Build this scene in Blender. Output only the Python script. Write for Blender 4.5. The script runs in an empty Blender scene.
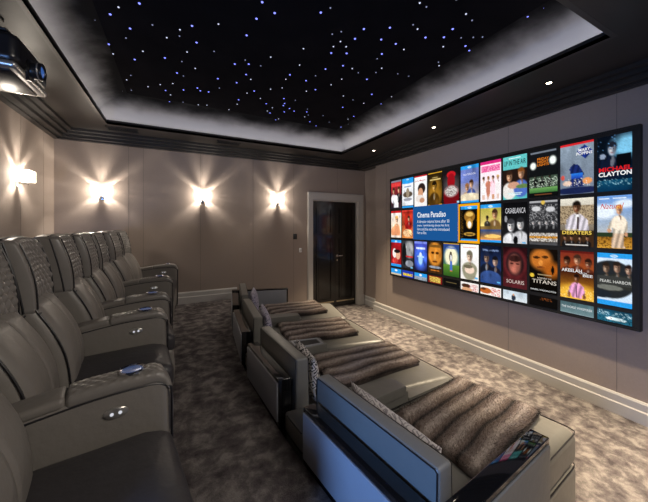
import bpy, bmesh, math, random
from mathutils import Vector, Matrix
R = math.radians
SC = bpy.context.scene
COL = SC.collection
random.seed(7)

# ------------------------------------------------------------------ materials
def lin(c):
    c = c / 255.0
    return c / 12.92 if c <= 0.04045 else ((c + 0.055) / 1.055) ** 2.4
def rgb(r, g, b): return (lin(r), lin(g), lin(b), 1.0)

def new_mat(name):
    m = bpy.data.materials.new(name); m.use_nodes = True
    nt = m.node_tree
    return m, nt, nt.nodes['Principled BSDF']

def mat(name, col, rough=0.5, metal=0.0, noise=0.0, nscale=40, bump=0.0, bscale=200, coat=0.0, emit=None, estr=0.0, spec=0.5, stretch=None):
    m, nt, p = new_mat(name)
    p.inputs['Base Color'].default_value = col
    p.inputs['Roughness'].default_value = rough
    p.inputs['Metallic'].default_value = metal
    p.inputs['Specular IOR Level'].default_value = spec
    p.inputs['Coat Weight'].default_value = coat
    p.inputs['Coat Roughness'].default_value = 0.03
    if emit:
        p.inputs['Emission Color'].default_value = emit
        p.inputs['Emission Strength'].default_value = estr
    tc = nt.nodes.new('ShaderNodeTexCoord')
    vec = tc.outputs['Object']
    if stretch:
        mp = nt.nodes.new('ShaderNodeMapping'); mp.inputs['Scale'].default_value = stretch
        nt.links.new(vec, mp.inputs['Vector']); vec = mp.outputs['Vector']
    if noise > 0:
        n = nt.nodes.new('ShaderNodeTexNoise'); n.inputs['Scale'].default_value = nscale; n.inputs['Detail'].default_value = 4
        nt.links.new(vec, n.inputs['Vector'])
        mx = nt.nodes.new('ShaderNodeMix'); mx.data_type = 'RGBA'
        mx.inputs[6].default_value = tuple(c * (1 - noise) for c in col[:3]) + (1,)
        mx.inputs[7].default_value = tuple(min(1, c * (1 + noise)) for c in col[:3]) + (1,)
        nt.links.new(n.outputs['Fac'], mx.inputs[0]); nt.links.new(mx.outputs[2], p.inputs['Base Color'])
    if bump > 0:
        n2 = nt.nodes.new('ShaderNodeTexNoise'); n2.inputs['Scale'].default_value = bscale; n2.inputs['Detail'].default_value = 3
        nt.links.new(vec, n2.inputs['Vector'])
        b = nt.nodes.new('ShaderNodeBump'); b.inputs['Strength'].default_value = bump; b.inputs['Distance'].default_value = 0.01
        nt.links.new(n2.outputs['Fac'], b.inputs['Height']); nt.links.new(b.outputs['Normal'], p.inputs['Normal'])
    return m

def emis(name, col, s):
    m = bpy.data.materials.new(name); m.use_nodes = True; nt = m.node_tree; nt.nodes.clear()
    o = nt.nodes.new('ShaderNodeOutputMaterial'); e = nt.nodes.new('ShaderNodeEmission')
    e.inputs[0].default_value = col; e.inputs[1].default_value = s
    nt.links.new(e.outputs[0], o.inputs[0]); return m

def carpet_mat():
    m, nt, p = new_mat('carpet')
    p.inputs['Roughness'].default_value = 0.95; p.inputs['Specular IOR Level'].default_value = 0.1
    tc = nt.nodes.new('ShaderNodeTexCoord')
    n1 = nt.nodes.new('ShaderNodeTexNoise'); n1.inputs['Scale'].default_value = 10.0; n1.inputs['Detail'].default_value = 5; n1.inputs['Roughness'].default_value = 0.62; n1.inputs['Distortion'].default_value = 0.25
    n2 = nt.nodes.new('ShaderNodeTexNoise'); n2.inputs['Scale'].default_value = 230; n2.inputs['Detail'].default_value = 2
    nt.links.new(tc.outputs['Object'], n1.inputs['Vector']); nt.links.new(tc.outputs['Object'], n2.inputs['Vector'])
    r = nt.nodes.new('ShaderNodeValToRGB')
    r.color_ramp.elements[0].position = 0.34; r.color_ramp.elements[0].color = (0.085, 0.072, 0.076, 1)
    r.color_ramp.elements[1].position = 0.62; r.color_ramp.elements[1].color = (0.33, 0.298, 0.28, 1)
    e = r.color_ramp.elements.new(0.5); e.color = (0.185, 0.162, 0.160, 1)
    nt.links.new(n1.outputs['Fac'], r.inputs[0])
    mx = nt.nodes.new('ShaderNodeMix'); mx.data_type = 'RGBA'; mx.blend_type = 'MULTIPLY'; mx.inputs[0].default_value = 0.45
    r2 = nt.nodes.new('ShaderNodeValToRGB'); r2.color_ramp.elements[0].position = .3; r2.color_ramp.elements[0].color = (.45, .45, .45, 1); r2.color_ramp.elements[1].position = .65
    nt.links.new(n2.outputs['Fac'], r2.inputs[0])
    nt.links.new(r.outputs[0], mx.inputs[6]); nt.links.new(r2.outputs[0], mx.inputs[7]); nt.links.new(mx.outputs[2], p.inputs['Base Color'])
    b = nt.nodes.new('ShaderNodeBump'); b.inputs['Strength'].default_value = .8; b.inputs['Distance'].default_value = .015
    ad = nt.nodes.new('ShaderNodeMath'); ad.operation = 'ADD'
    nt.links.new(n1.outputs['Fac'], ad.inputs[0]); nt.links.new(n2.outputs['Fac'], ad.inputs[1])
    nt.links.new(ad.outputs[0], b.inputs['Height']); nt.links.new(b.outputs['Normal'], p.inputs['Normal'])
    return m

def vcol_mat(name, emission=True, rough=0.9, s=1.0):
    m = bpy.data.materials.new(name); m.use_nodes = True; nt = m.node_tree
    a = nt.nodes.new('ShaderNodeVertexColor'); a.layer_name = 'Col'
    if emission:
        nt.nodes.clear()
        a = nt.nodes.new('ShaderNodeVertexColor'); a.layer_name = 'Col'
        o = nt.nodes.new('ShaderNodeOutputMaterial'); e = nt.nodes.new('ShaderNodeEmission'); e.inputs[1].default_value = s
        nt.links.new(a.outputs[0], e.inputs[0]); nt.links.new(e.outputs[0], o.inputs[0])
    else:
        p = nt.nodes['Principled BSDF']; p.inputs['Roughness'].default_value = rough; p.inputs['Specular IOR Level'].default_value = .25
        p.inputs['Sheen Weight'].default_value = 0.25
        nt.links.new(a.outputs[0], p.inputs['Base Color'])
    return m

def pillow_mat(name, base, ink, scale, thr):
    m, nt, p = new_mat(name); p.inputs['Roughness'].default_value = .85
    tc = nt.nodes.new('ShaderNodeTexCoord')
    mp = nt.nodes.new('ShaderNodeMapping'); mp.inputs['Rotation'].default_value = (0.3, 0.6, 0.5)
    br = nt.nodes.new('ShaderNodeTexVoronoi'); br.distance = 'CHEBYCHEV'; br.feature = 'F1'; br.inputs['Scale'].default_value = scale
    nt.links.new(tc.outputs['Object'], mp.inputs['Vector']); nt.links.new(mp.outputs['Vector'], br.inputs['Vector'])
    ml = nt.nodes.new('ShaderNodeMath'); ml.operation = 'MULTIPLY'; ml.inputs[1].default_value = 26
    sn = nt.nodes.new('ShaderNodeMath'); sn.operation = 'SINE'
    gt = nt.nodes.new('ShaderNodeMath'); gt.operation = 'GREATER_THAN'; gt.inputs[1].default_value = thr
    nt.links.new(br.outputs['Distance'], ml.inputs[0]); nt.links.new(ml.outputs[0], sn.inputs[0]); nt.links.new(sn.outputs[0], gt.inputs[0])
    mx = nt.nodes.new('ShaderNodeMix'); mx.data_type = 'RGBA'; mx.inputs[6].default_value = base; mx.inputs[7].default_value = ink
    nt.links.new(gt.outputs[0], mx.inputs[0]); nt.links.new(mx.outputs[2], p.inputs['Base Color'])
    return m

M = {}
M['wall'] = mat('wall_fabric', (0.345, 0.283, 0.245, 1), .85, noise=.07, nscale=60, bump=.12, bscale=500, spec=.2)
M['seam'] = mat('wall_seam', (0.19, 0.16, 0.142, 1), .9)
M['carpet'] = carpet_mat()
M['soffit'] = mat('dark_soffit_paint', (0.023, 0.020, 0.018, 1), .38, noise=.15, nscale=3, bump=.05, bscale=12, spec=.3)
M['crown'] = mat('dark_crown_paint', (0.022, 0.020, 0.019, 1), .4)
M['cove'] = mat('cove_plaster', (0.42, 0.41, 0.42, 1), .9, noise=.12, nscale=5, bump=.1, bscale=10)
def cove_mat():                                        # plaster colour blends to black towards the middle, with a noisy edge
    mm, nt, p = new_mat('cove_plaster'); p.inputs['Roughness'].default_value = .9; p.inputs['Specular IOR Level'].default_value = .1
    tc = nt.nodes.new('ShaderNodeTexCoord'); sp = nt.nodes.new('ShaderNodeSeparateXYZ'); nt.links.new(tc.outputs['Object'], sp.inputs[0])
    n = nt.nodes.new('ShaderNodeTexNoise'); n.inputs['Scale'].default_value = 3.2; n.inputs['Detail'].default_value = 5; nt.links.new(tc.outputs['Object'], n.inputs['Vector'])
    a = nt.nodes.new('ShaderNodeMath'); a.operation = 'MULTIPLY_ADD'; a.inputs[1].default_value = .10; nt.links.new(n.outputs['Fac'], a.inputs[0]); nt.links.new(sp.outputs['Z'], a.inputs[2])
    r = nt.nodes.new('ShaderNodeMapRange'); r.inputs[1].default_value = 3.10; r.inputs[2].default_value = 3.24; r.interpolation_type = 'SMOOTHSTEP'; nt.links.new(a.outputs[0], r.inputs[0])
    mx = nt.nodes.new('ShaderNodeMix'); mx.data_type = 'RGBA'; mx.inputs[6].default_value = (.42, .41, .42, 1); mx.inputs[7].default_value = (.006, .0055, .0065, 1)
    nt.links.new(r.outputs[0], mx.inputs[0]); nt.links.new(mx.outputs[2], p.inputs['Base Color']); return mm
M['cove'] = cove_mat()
M['star_sky'] = mat('star_fabric', (0.010, 0.0095, 0.011, 1), .95, noise=.3, nscale=4, spec=.0)
M['white'] = mat('white_trim_paint', (0.52, 0.50, 0.475, 1), .45)
M['door'] = mat('black_lacquer', (0.010, 0.009, 0.008, 1), .2, coat=.2)
M['chrome'] = mat('chrome', (0.8, 0.8, 0.82, 1), .15, metal=1)
M['floor_glint'] = mat('pale_floor_glint', (0.6, .53, .38, 1), .25, metal=1)  # warm metal tone standing in for carpet mirrored in the door
M['leather'] = mat('grey_leather', (0.215, 0.197, 0.178, 1), .40, noise=.08, nscale=6, bump=.25, bscale=26, spec=.45)
M['leather_dark'] = mat('seat_leather', (0.050, 0.047, 0.051, 1), .42, noise=.1, nscale=7, bump=.3, bscale=22, spec=.4)
M['quilt'] = mat('quilted_leather', (0.205, 0.190, 0.175, 1), .30, noise=.08, nscale=30, spec=.5)
M['piping'] = mat('dark_piping', (0.012, 0.011, 0.013, 1), .4)
M['sofa'] = mat('sofa_leather', (0.178, 0.172, 0.157, 1), .38, noise=.07, nscale=6, bump=.2, bscale=18, spec=.45)
M['panel'] = mat('panel_leather', (0.29, 0.30, 0.33, 1), .38, noise=.05, nscale=10, bump=.08, bscale=60)
M['gloss'] = mat('black_gloss', (0.006, 0.006, 0.007, 1), .06, coat=.8)
M['black'] = mat('matt_black', (0.008, 0.008, 0.009, 1), .5)
M['plastic'] = mat('projector_black', (0.012, 0.012, 0.014, 1), .28)
M['silver'] = mat('projector_silver', (0.55, 0.53, 0.5, 1), .28, metal=.8)
M['bezel'] = mat('screen_bezel', (0.004, 0.004, 0.0045, 1), .5)
M['display'] = mat('display_black', (0.003, 0.003, 0.003, 1), .6)
M['poster'] = vcol_mat('lit_picture', True, s=1.15)
M['fur'] = vcol_mat('brown_fur', False)
M['led'] = emis('led_white', (1.0, 0.955, 0.95, 1), 4.2)
M['down'] = emis('downlight_glow', (1.0, 0.86, 0.65, 1), 14)
M['star_w'] = emis('star_white', (0.7, 0.75, 1, 1), 1.1)
M['star_b'] = emis('star_blue', (0.22, 0.25, 1.0, 1), 2.0)
M['star_d'] = emis('star_dim', (0.45, 0.5, .8, 1), 0.6)
M['blue_led'] = mat('cup_holder_base', (.25, .3, .42, 1), .2, metal=.8, emit=(.25, .42, 1, 1), estr=.10)
M['lens'] = mat('lens_glass', (0.02, 0.04, 0.12, 1), .03, coat=1, emit=(0.1, 0.3, 1, 1), estr=.35)
M['dot'] = emis('button_glow', (.9, .92, 1, 1), .7)
M['pil_a'] = pillow_mat('pillow_maze', rgb(205, 200, 198), rgb(40, 38, 42), 17, .35)
M['pil_b'] = pillow_mat('pillow_lilac', rgb(185, 180, 195), rgb(95, 92, 115), 16, .45)
M['pil_c'] = pillow_mat('pillow_pale', rgb(205, 200, 202), rgb(140, 134, 140), 22, .3)
M['vent'] = mat('vent_metal', (0.012, .011, .010, 1), .5)
M['switch_w'] = mat('switch_white', (.85, .87, .9, 1), .3)

# ------------------------------------------------------------------ mesh builder
def ident(p): return p
class MB:
    def __init__(s): s.v = []; s.f = []; s.m = []; s.col = None
    def add(s, vs, fs, mi=0, fn=None):
        o = len(s.v)
        s.v += [tuple(fn(p)) if fn else tuple(p) for p in vs]
        for f in fs: s.f.append([i + o for i in f]); s.m.append(mi)
        return s
    def box(s, x0, x1, y0, y1, z0, z1, mi=0, fn=None):
        vs = [(x, y, z) for x in (x0, x1) for y in (y0, y1) for z in (z0, z1)]
        return s.add(vs, [(0, 1, 3, 2), (4, 6, 7, 5), (0, 4, 5, 1), (2, 3, 7, 6), (0, 2, 6, 4), (1, 5, 7, 3)], mi, fn)
    def rbox(s, x0, x1, y0, y1, z0, z1, r=.02, n=(4, 4, 4), rs=3, fn=None, mi=0):
        c = ((x0 + x1) / 2, (y0 + y1) / 2, (z0 + z1) / 2); h = ((x1 - x0) / 2, (y1 - y0) / 2, (z1 - z0) / 2)
        r = min(r, min(h) * .98); ax = []
        for k in range(3):
            a = h[k] - r
            e = [r * math.tan(R(45) * i / rs) for i in range(1, rs + 1)]
            ax.append([-a - q for q in reversed(e)] + [-a + 2 * a * i / n[k] for i in range(n[k] + 1)] + [a + q for q in e])
        N = [len(a) for a in ax]; idx = {}; vs = []; fs = []
        def vid(i, j, k):
            key = (i, j, k)
            if key not in idx:
                p = (ax[0][i], ax[1][j], ax[2][k])
                q = [max(-(h[t] - r), min(h[t] - r, p[t])) for t in range(3)]
                d = [p[t] - q[t] for t in range(3)]; L = math.sqrt(sum(t * t for t in d))
                if L > 1e-9: q = [q[t] + d[t] / L * r for t in range(3)]
                idx[key] = len(vs); vs.append(tuple(q[t] + c[t] for t in range(3)))
            return idx[key]
        for i in range(N[0] - 1):
            for j in range(N[1] - 1):
                for k, fl in ((0, 1), (N[2] - 1, 0)):
                    q = [vid(i, j, k), vid(i + 1, j, k), vid(i + 1, j + 1, k), vid(i, j + 1, k)]; fs.append(q[::-1] if fl else q)
        for i in range(N[0] - 1):
            for k in range(N[2] - 1):
                for j, fl in ((0, 0), (N[1] - 1, 1)):
                    q = [vid(i, j, k), vid(i + 1, j, k), vid(i + 1, j, k + 1), vid(i, j, k + 1)]; fs.append(q[::-1] if fl else q)
        for j in range(N[1] - 1):
            for k in range(N[2] - 1):
                for i, fl in ((0, 1), (N[0] - 1, 0)):
                    q = [vid(i, j, k), vid(i, j + 1, k), vid(i, j + 1, k + 1), vid(i, j, k + 1)]; fs.append(q[::-1] if fl else q)
        return s.add(vs, fs, mi, fn)
    def prism(s, poly, a0, a1, axis='z', mi=0, fn=None):
        def P(p, a): return {'z': (p[0], p[1], a), 'y': (p[0], a, p[1]), 'x': (a, p[0], p[1])}[axis]
        n = len(poly); vs = [P(p, a0) for p in poly] + [P(p, a1) for p in poly]
        fs = [list(range(n))[::-1], list(range(n, 2 * n))] + [(i, (i + 1) % n, n + (i + 1) % n, n + i) for i in range(n)]
        return s.add(vs, fs, mi, fn)
    def tube(s, path, r, seg=8, closed=False, mi=0, fn=None):
        path = [Vector(p) for p in path]; n = len(path); vs = []; fs = []
        up = None
        for i, p in enumerate(path):
            if closed: t = path[(i + 1) % n] - path[i - 1]
            else: t = path[min(i + 1, n - 1)] - path[max(i - 1, 0)]
            t.normalize()
            if up is None: up = Vector((0, 0, 1)) if abs(t.z) < .9 else Vector((1, 0, 0))
            a = t.cross(up).normalized(); up = a.cross(t).normalized()
            for k in range(seg):
                an = 2 * math.pi * k / seg; vs.append(tuple(p + a * math.cos(an) * r + up * math.sin(an) * r))
        for i in range(n if closed else n - 1):
            j = (i + 1) % n
            for k in range(seg): fs.append((i * seg + k, i * seg + (k + 1) % seg, j * seg + (k + 1) % seg, j * seg + k))
        if not closed: fs += [list(range(seg))[::-1], [(n - 1) * seg + k for k in range(seg)]]
        return s.add(vs, fs, mi, fn)
    def lathe(s, prof, axis=(0, 0, 1), org=(0, 0, 0), seg=24, mi=0, fn=None):
        q = Vector((0, 0, 1)).rotation_difference(Vector(axis)); o = Vector(org); vs = []; fs = []
        n = len(prof)
        for (r, h) in prof:
            for k in range(seg):
                an = 2 * math.pi * k / seg; vs.append(tuple(o + q @ Vector((r * math.cos(an), r * math.sin(an), h))))
        for i in range(n - 1):
            for k in range(seg): fs.append((i * seg + k, i * seg + (k + 1) % seg, (i + 1) * seg + (k + 1) % seg, (i + 1) * seg + k))
        fs += [list(range(seg))[::-1], [(n - 1) * seg + k for k in range(seg)]]
        return s.add(vs, fs, mi, fn)
    def build(s, name, m, parent=None, smooth=True, label=None, angle=40, origin=None):
        me = bpy.data.meshes.new(name)
        vs = s.v
        if origin: vs = [(p[0] - origin[0], p[1] - origin[1], p[2] - origin[2]) for p in vs]
        me.from_pydata(vs, [], s.f)
        for k in (m if isinstance(m, (list, tuple)) else [m]): me.materials.append(k)
        me.polygons.foreach_set('material_index', s.m)
        bm = bmesh.new(); bm.from_mesh(me)
        if s.col is None: bmesh.ops.recalc_face_normals(bm, faces=bm.faces)
        if smooth:
            for f in bm.faces: f.smooth = True
            for e in bm.edges:
                if len(e.link_faces) == 2 and e.calc_face_angle(0) > R(angle): e.smooth = False
        bm.to_mesh(me); bm.free()
        if s.col is not None:
            a = me.color_attributes.new('Col', 'FLOAT_COLOR', 'POINT')
            a.data.foreach_set('color', [c for q in s.col for c in q])
        o = bpy.data.objects.new(name, me); COL.objects.link(o)
        if parent: o.parent = parent
        if origin: o.location = origin
        if label: o['label'] = label
        return o

def tag(o, label, cat, group=None, kind=None):
    o['label'] = label; o['category'] = cat
    if group: o['group'] = group
    if kind: o['kind'] = kind
    return o
def empty(name, loc, rz=0, label=None, cat=None, group=None):
    o = bpy.data.objects.new(name, None); o.empty_display_size = .1; COL.objects.link(o)
    o.location = loc; o.rotation_euler = (0, 0, rz)
    if label: tag(o, label, cat, group)
    return o
def struct(o):
    o['kind'] = 'structure'; return o

# ------------------------------------------------------------------ key dimensions (metres)
PL = 0.41                 # height of the rear seating platform
XL, XR, XR2 = -1.43, 3.37, 3.48
YF, YB = 4.95, -1.7
ZW, ZS, ZO, ZT = 2.745, 2.86, 2.915, 3.20
EYE = 1.60
def xplat(y):
    yy = max(y, 0.3); return .515 + .06 * (yy - 2.35) ** 2

# ------------------------------------------------------------------ room shell
m = MB(); m.box(-1.5, 3.6, YB - .1, YF + .3, -.06, 0); struct(m.build('floor', M['carpet'], smooth=False))
ys = [YB] + [YB + (YF - YB) * i / 60 for i in range(1, 61)]
poly = [(xplat(y) - .012, y) for y in ys] + [(XL, YF), (XL, YB)]
m = MB(); m.prism(poly, 0, PL, 'z'); struct(m.build('floor_platform', M['carpet'], smooth=False))
# walls
m = MB(); m.box(XL - .12, XL, YB - .12, YF, 0, ZW + .2); struct(m.build('wall_left', M['wall'], smooth=False))
m = MB(); m.box(XL - .12, XR2 + .1, YB - .12, YB, 0, ZW + .2); struct(m.build('wall_rear', M['wall'], smooth=False))
DX0, DX1, DZ = 2.275, 3.30, 2.11
m = MB(); m.box(XL, DX0, YF, YF + .12, 0, ZW + .2); m.box(DX1, XR2 + .1, YF, YF + .12, 0, ZW + .2); m.box(DX0, DX1, YF, YF + .12, DZ, ZW + .2)
wf = struct(m.build('wall_far', M['wall'], smooth=False))
m = MB(); m.box(XR, XR + .25, YB - .12, 4.44, 0, ZW + .2); m.box(XR2, XR + .25, 4.44, YF + .12, 0, ZW + .2)
wr = struct(m.build('wall_right', M['wall'], smooth=False))
# fabric panel seams
def seams(name, rects):
    mm = MB()
    for b in rects: mm.box(*b)
    return struct(mm.build(name, M['seam'], smooth=False))
seams('trim_1', [(x, x + .004, YF - .0015, YF + .001, .41 if x < .9 else .18, ZW) for x in (-.62, -.44, .33, 1.16, 1.9)] + [(2.82, 2.824, YF - .0015, YF + .001, 2.25, ZW)])
seams('trim_2', [(XR - .0015, XR + .001, y, y + .004, .17, ZW) for y in (1.06, 1.97, 4.12)])
seams('trim_3', [(XL - .001, XL + .0015, y, y + .004, .41, ZW) for y in (3.1, 4.05, 4.62)])
# baseboards: stepped white profile
def baseboard(name, pts, z0):
    prof = [(0, 0), (.030, 0), (.030, .095), (.022, .105), (.022, .160), (.012, .176), (0, .176)]
    mm = MB(); vs = []; fs = []; n = len(prof)
    P = [Vector((a, b, 0)) for a, b in pts]
    for i, p in enumerate(P):
        d1 = (P[i] - P[i - 1]).normalized() if i > 0 else None
        d2 = (P[i + 1] - P[i]).normalized() if i < len(P) - 1 else None
        n1 = Vector((-d1.y, d1.x, 0)) if d1 else None; n2 = Vector((-d2.y, d2.x, 0)) if d2 else None
        nn = (n1 + n2) / (1 + n1.dot(n2)) if n1 and n2 else (n1 or n2)
        for (o, z) in prof: vs.append((p.x + nn.x * o, p.y + nn.y * o, z0 + z))
    for i in range(len(P) - 1):
        for k in range(n): fs.append((i * n + k, i * n + (k + 1) % n, (i + 1) * n + (k + 1) % n, (i + 1) * n + k))
    fs += [list(range(n))[::-1], [(len(P) - 1) * n + k for k in range(n)]]
    mm.add(vs, fs); return struct(mm.build(name, M['white'], smooth=False))
baseboard('baseboard_right', [(XR, YB), (XR, 4.44), (XR2, 4.44), (XR2, YF)], 0)
baseboard('baseboard_far', [(xplat(4.95) - .03, YF), (XL, YF)], PL)
baseboard('baseboard_left', [(XL, YF), (XL, YB)], PL)
baseboard('baseboard_far_low', [(2.18, YF), (.95, YF)], 0)
# crown moulding: three dark steps round the room
m = MB()
steps = [(.0, .055, ZW, ZW + .02), (.0, .12, ZW + .02, ZW + .055), (.0, .175, ZW + .055, ZW + .085), (.0, .235, ZW + .085, ZS + .02)]
for (a, b, z0, z1) in steps:
    m.box(XL, XL + b, YB, YF, z0, z1); m.box(XR - b, XR2 + .1, YB, YF, z0, z1)
    m.box(XL + b, XR - b, YF - b, YF, z0, z1); m.box(XL + b, XR - b, YB, YB + b, z0, z1)
struct(m.build('trim_4', M['crown'], smooth=False))
# soffit with the lit recess in it
OX0, OX1, OY0, OY1 = -.77, 2.57, .84, 4.36
m = MB()
m.box(XL, OX0, YB, YF, ZS, ZS + .03); m.box(OX1, XR2 + .1, YB, YF, ZS, ZS + .03)
m.box(OX0, OX1, YB, OY0, ZS, ZS + .03); m.box(OX0, OX1, OY1, YF, ZS, ZS + .03)
struct(m.build('ceiling', M['soffit'], smooth=False))
m = MB(); t = .03                                  # upturned lip round the opening
m.box(OX0 - t, OX0, OY0 - t, OY1 + t, ZS - .001, ZO); m.box(OX1, OX1 + t, OY0 - t, OY1 + t, ZS - .001, ZO)
m.box(OX0, OX1, OY0 - t, OY0, ZS - .001, ZO); m.box(OX0, OX1, OY1, OY1 + t, ZS - .001, ZO)
struct(m.build('trim_5', M['crown'], smooth=False))
g = .16
m = MB()                                            # pale upstand behind the lip, curving in to the star ceiling
RX, RZ = .56, .28
prof = [(g, ZS + .03), (g, ZT - RZ)] + [(g - RX * (1 - math.cos(R(a))), ZT - RZ + RZ * math.sin(R(a))) for a in range(6, 91, 6)]
rings = []
for (o, z) in prof: rings.append([(OX0 - o, OY0 - o, z), (OX1 + o, OY0 - o, z), (OX1 + o, OY1 + o, z), (OX0 - o, OY1 + o, z)])
vs = [p for r in rings for p in r]; fs = []
for i in range(len(rings) - 1):
    for k in range(4): fs.append((i * 4 + k, i * 4 + (k + 1) % 4, (i + 1) * 4 + (k + 1) % 4, (i + 1) * 4 + k))
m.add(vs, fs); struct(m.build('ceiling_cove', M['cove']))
m = MB(); m.box(OX0 - .2, OX1 + .2, OY0 - .2, OY1 + .2, ZT - .012, ZT + .03); struct(m.build('ceiling_star_panel', M['star_sky'], smooth=False))
m = MB(); e0, e1 = .045, .085
for z in (ZS + .031,):
    m.box(OX0 - e1, OX0 - e0, OY0 - e1, OY1 + e1, z, z + .012); m.box(OX1 + e0, OX1 + e1, OY0 - e1, OY1 + e1, z, z + .012)
    m.box(OX0 - e0, OX1 + e0, OY0 - e1, OY0 - e0, z, z + .012); m.box(OX0 - e0, OX1 + e0, OY1 + e0, OY1 + e1, z, z + .012)
tag(m.build('light_strip', M['led'], smooth=False), 'white LED strip glowing behind the lip of the recessed star ceiling', 'light')

# ------------------------------------------------------------------ stars
#STARS#
stars = []
rnd = random.Random(11)
while len(stars) < 260:
    x, y = rnd.uniform(OX0 - .05, OX1 + .05), rnd.uniform(OY0 - .05, OY1 + .05)
    if min([9] + [math.hypot(x - a, y - b) for a, b, k in stars]) < .06: continue
    stars.append((x, y, rnd.choice('bbbwwdd')))
protos = {}
for (x, y, k) in stars:
    if k not in protos:
        r = {'b': .009, 'w': .0068, 'd': .006}[k]
        mm = MB(); mm.lathe([(r * .5, .004), (r, 0), (r * .8, -.004), (r * .3, -.006)], seg=8)
        o = mm.build('star_light', M['star_' + k]); protos[k] = o
    else:
        o = protos[k].copy(); COL.objects.link(o)
    o.location = (x, y, ZT - .0125)
    tag(o, {'b': 'tiny blue fibre optic star light in the black ceiling recess', 'w': 'tiny white fibre optic star light in the black ceiling recess', 'd': 'tiny faint fibre optic star light in the black ceiling recess'}[k],
        'star light', {'b': 'blue stars of the ceiling', 'w': 'white stars of the ceiling', 'd': 'faint stars of the ceiling'}[k])

# ------------------------------------------------------------------ vents and downlights
def vent(x0, x1, y0, y1, label):
    e = empty('ceiling_vent', ((x0 + x1) / 2, (y0 + y1) / 2, ZS), 0, label, 'air vent')
    a, b = (x1 - x0) / 2, (y1 - y0) / 2
    mm = MB(); mm.box(-a, a, -b, -b + .012, -.008, 0); mm.box(-a, a, b - .012, b, -.008, 0); mm.box(-a, -a + .012, -b, b, -.008, 0); mm.box(a - .012, a, -b, b, -.008, 0)
    mm.build('frame', M['vent'], e, smooth=False)
    mm = MB()
    for i in range(5):
        y = -b + .02 + (2 * b - .04) * i / 4; mm.box(-a + .012, a - .012, y - .004, y + .004, -.006, -.0005)
    mm.build('slats', M['black'], e, smooth=False)
vent(-.80, -.45, 4.44, 4.60, 'dark slatted air vent in the ceiling border at the far left corner')
vent(.52, .86, 4.44, 4.58, 'dark slatted air vent in the ceiling border above the middle far wall sconce')
for (y, lab) in ((3.87, 'lit recessed downlight nearest the far wall door'), (2.62, 'lit recessed downlight, middle one of the three over the screen'), (1.35, 'lit recessed downlight closest to the camera, over the screen right half')):
    e = empty('recessed_downlight', (2.90, y, ZS), 0, lab, 'downlight')
    mm = MB(); mm.lathe([(.020, 0), (.034, 0), (.034, -.004), (.022, -.006), (.020, -.002)], seg=24); mm.build('trim_ring', M['vent'], e)
    mm = MB(); mm.lathe([(.021, -.001), (.021, -.004), (.012, -.0055)], seg=20); mm.build('lens', M['down'], e)

def spot(name, loc, target, power, col, size, blend=.6, rad=.03):
    l = bpy.data.lights.new(name, 'SPOT'); l.energy = power; l.color = col; l.spot_size = R(size); l.spot_blend = blend; l.shadow_soft_size = rad
    o = bpy.data.objects.new(name, l); COL.objects.link(o); o.location = loc
    o.rotation_euler = (Vector(target) - Vector(loc)).to_track_quat('-Z', 'Y').to_euler(); return o
def area(name, loc, target, power, col, sx, sy):
    l = bpy.data.lights.new(name, 'AREA'); l.energy = power; l.color = col; l.shape = 'RECTANGLE'; l.size = sx; l.size_y = sy
    o = bpy.data.objects.new(name, l); COL.objects.link(o); o.location = loc
    o.rotation_euler = (Vector(target) - Vector(loc)).to_track_quat('-Z', 'Y').to_euler(); return o
for y in (3.87, 2.62, 1.35, .1):  # last beam is an added, unseen one without a fitting
    spot('downlight_or_extra_beam', (2.90, y, ZS - .02), (2.52, y, 0), 700, (1, .81, .56), 56, .9)
area('added_blue_fill', (-1.36, .15, 1.2), (.7, .95, .5), 75, (.20, .43, 1.0), .6, .8)  # added blue fill for the sofa backs, no window behind it
area('added_warm_fill', (1.5, -.5, 2.7), (-.5, 2.2, .9), 44, (1, .91, .80), 1.4, .7)  # added soft fill for recliners and walls, no fitting there

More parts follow.
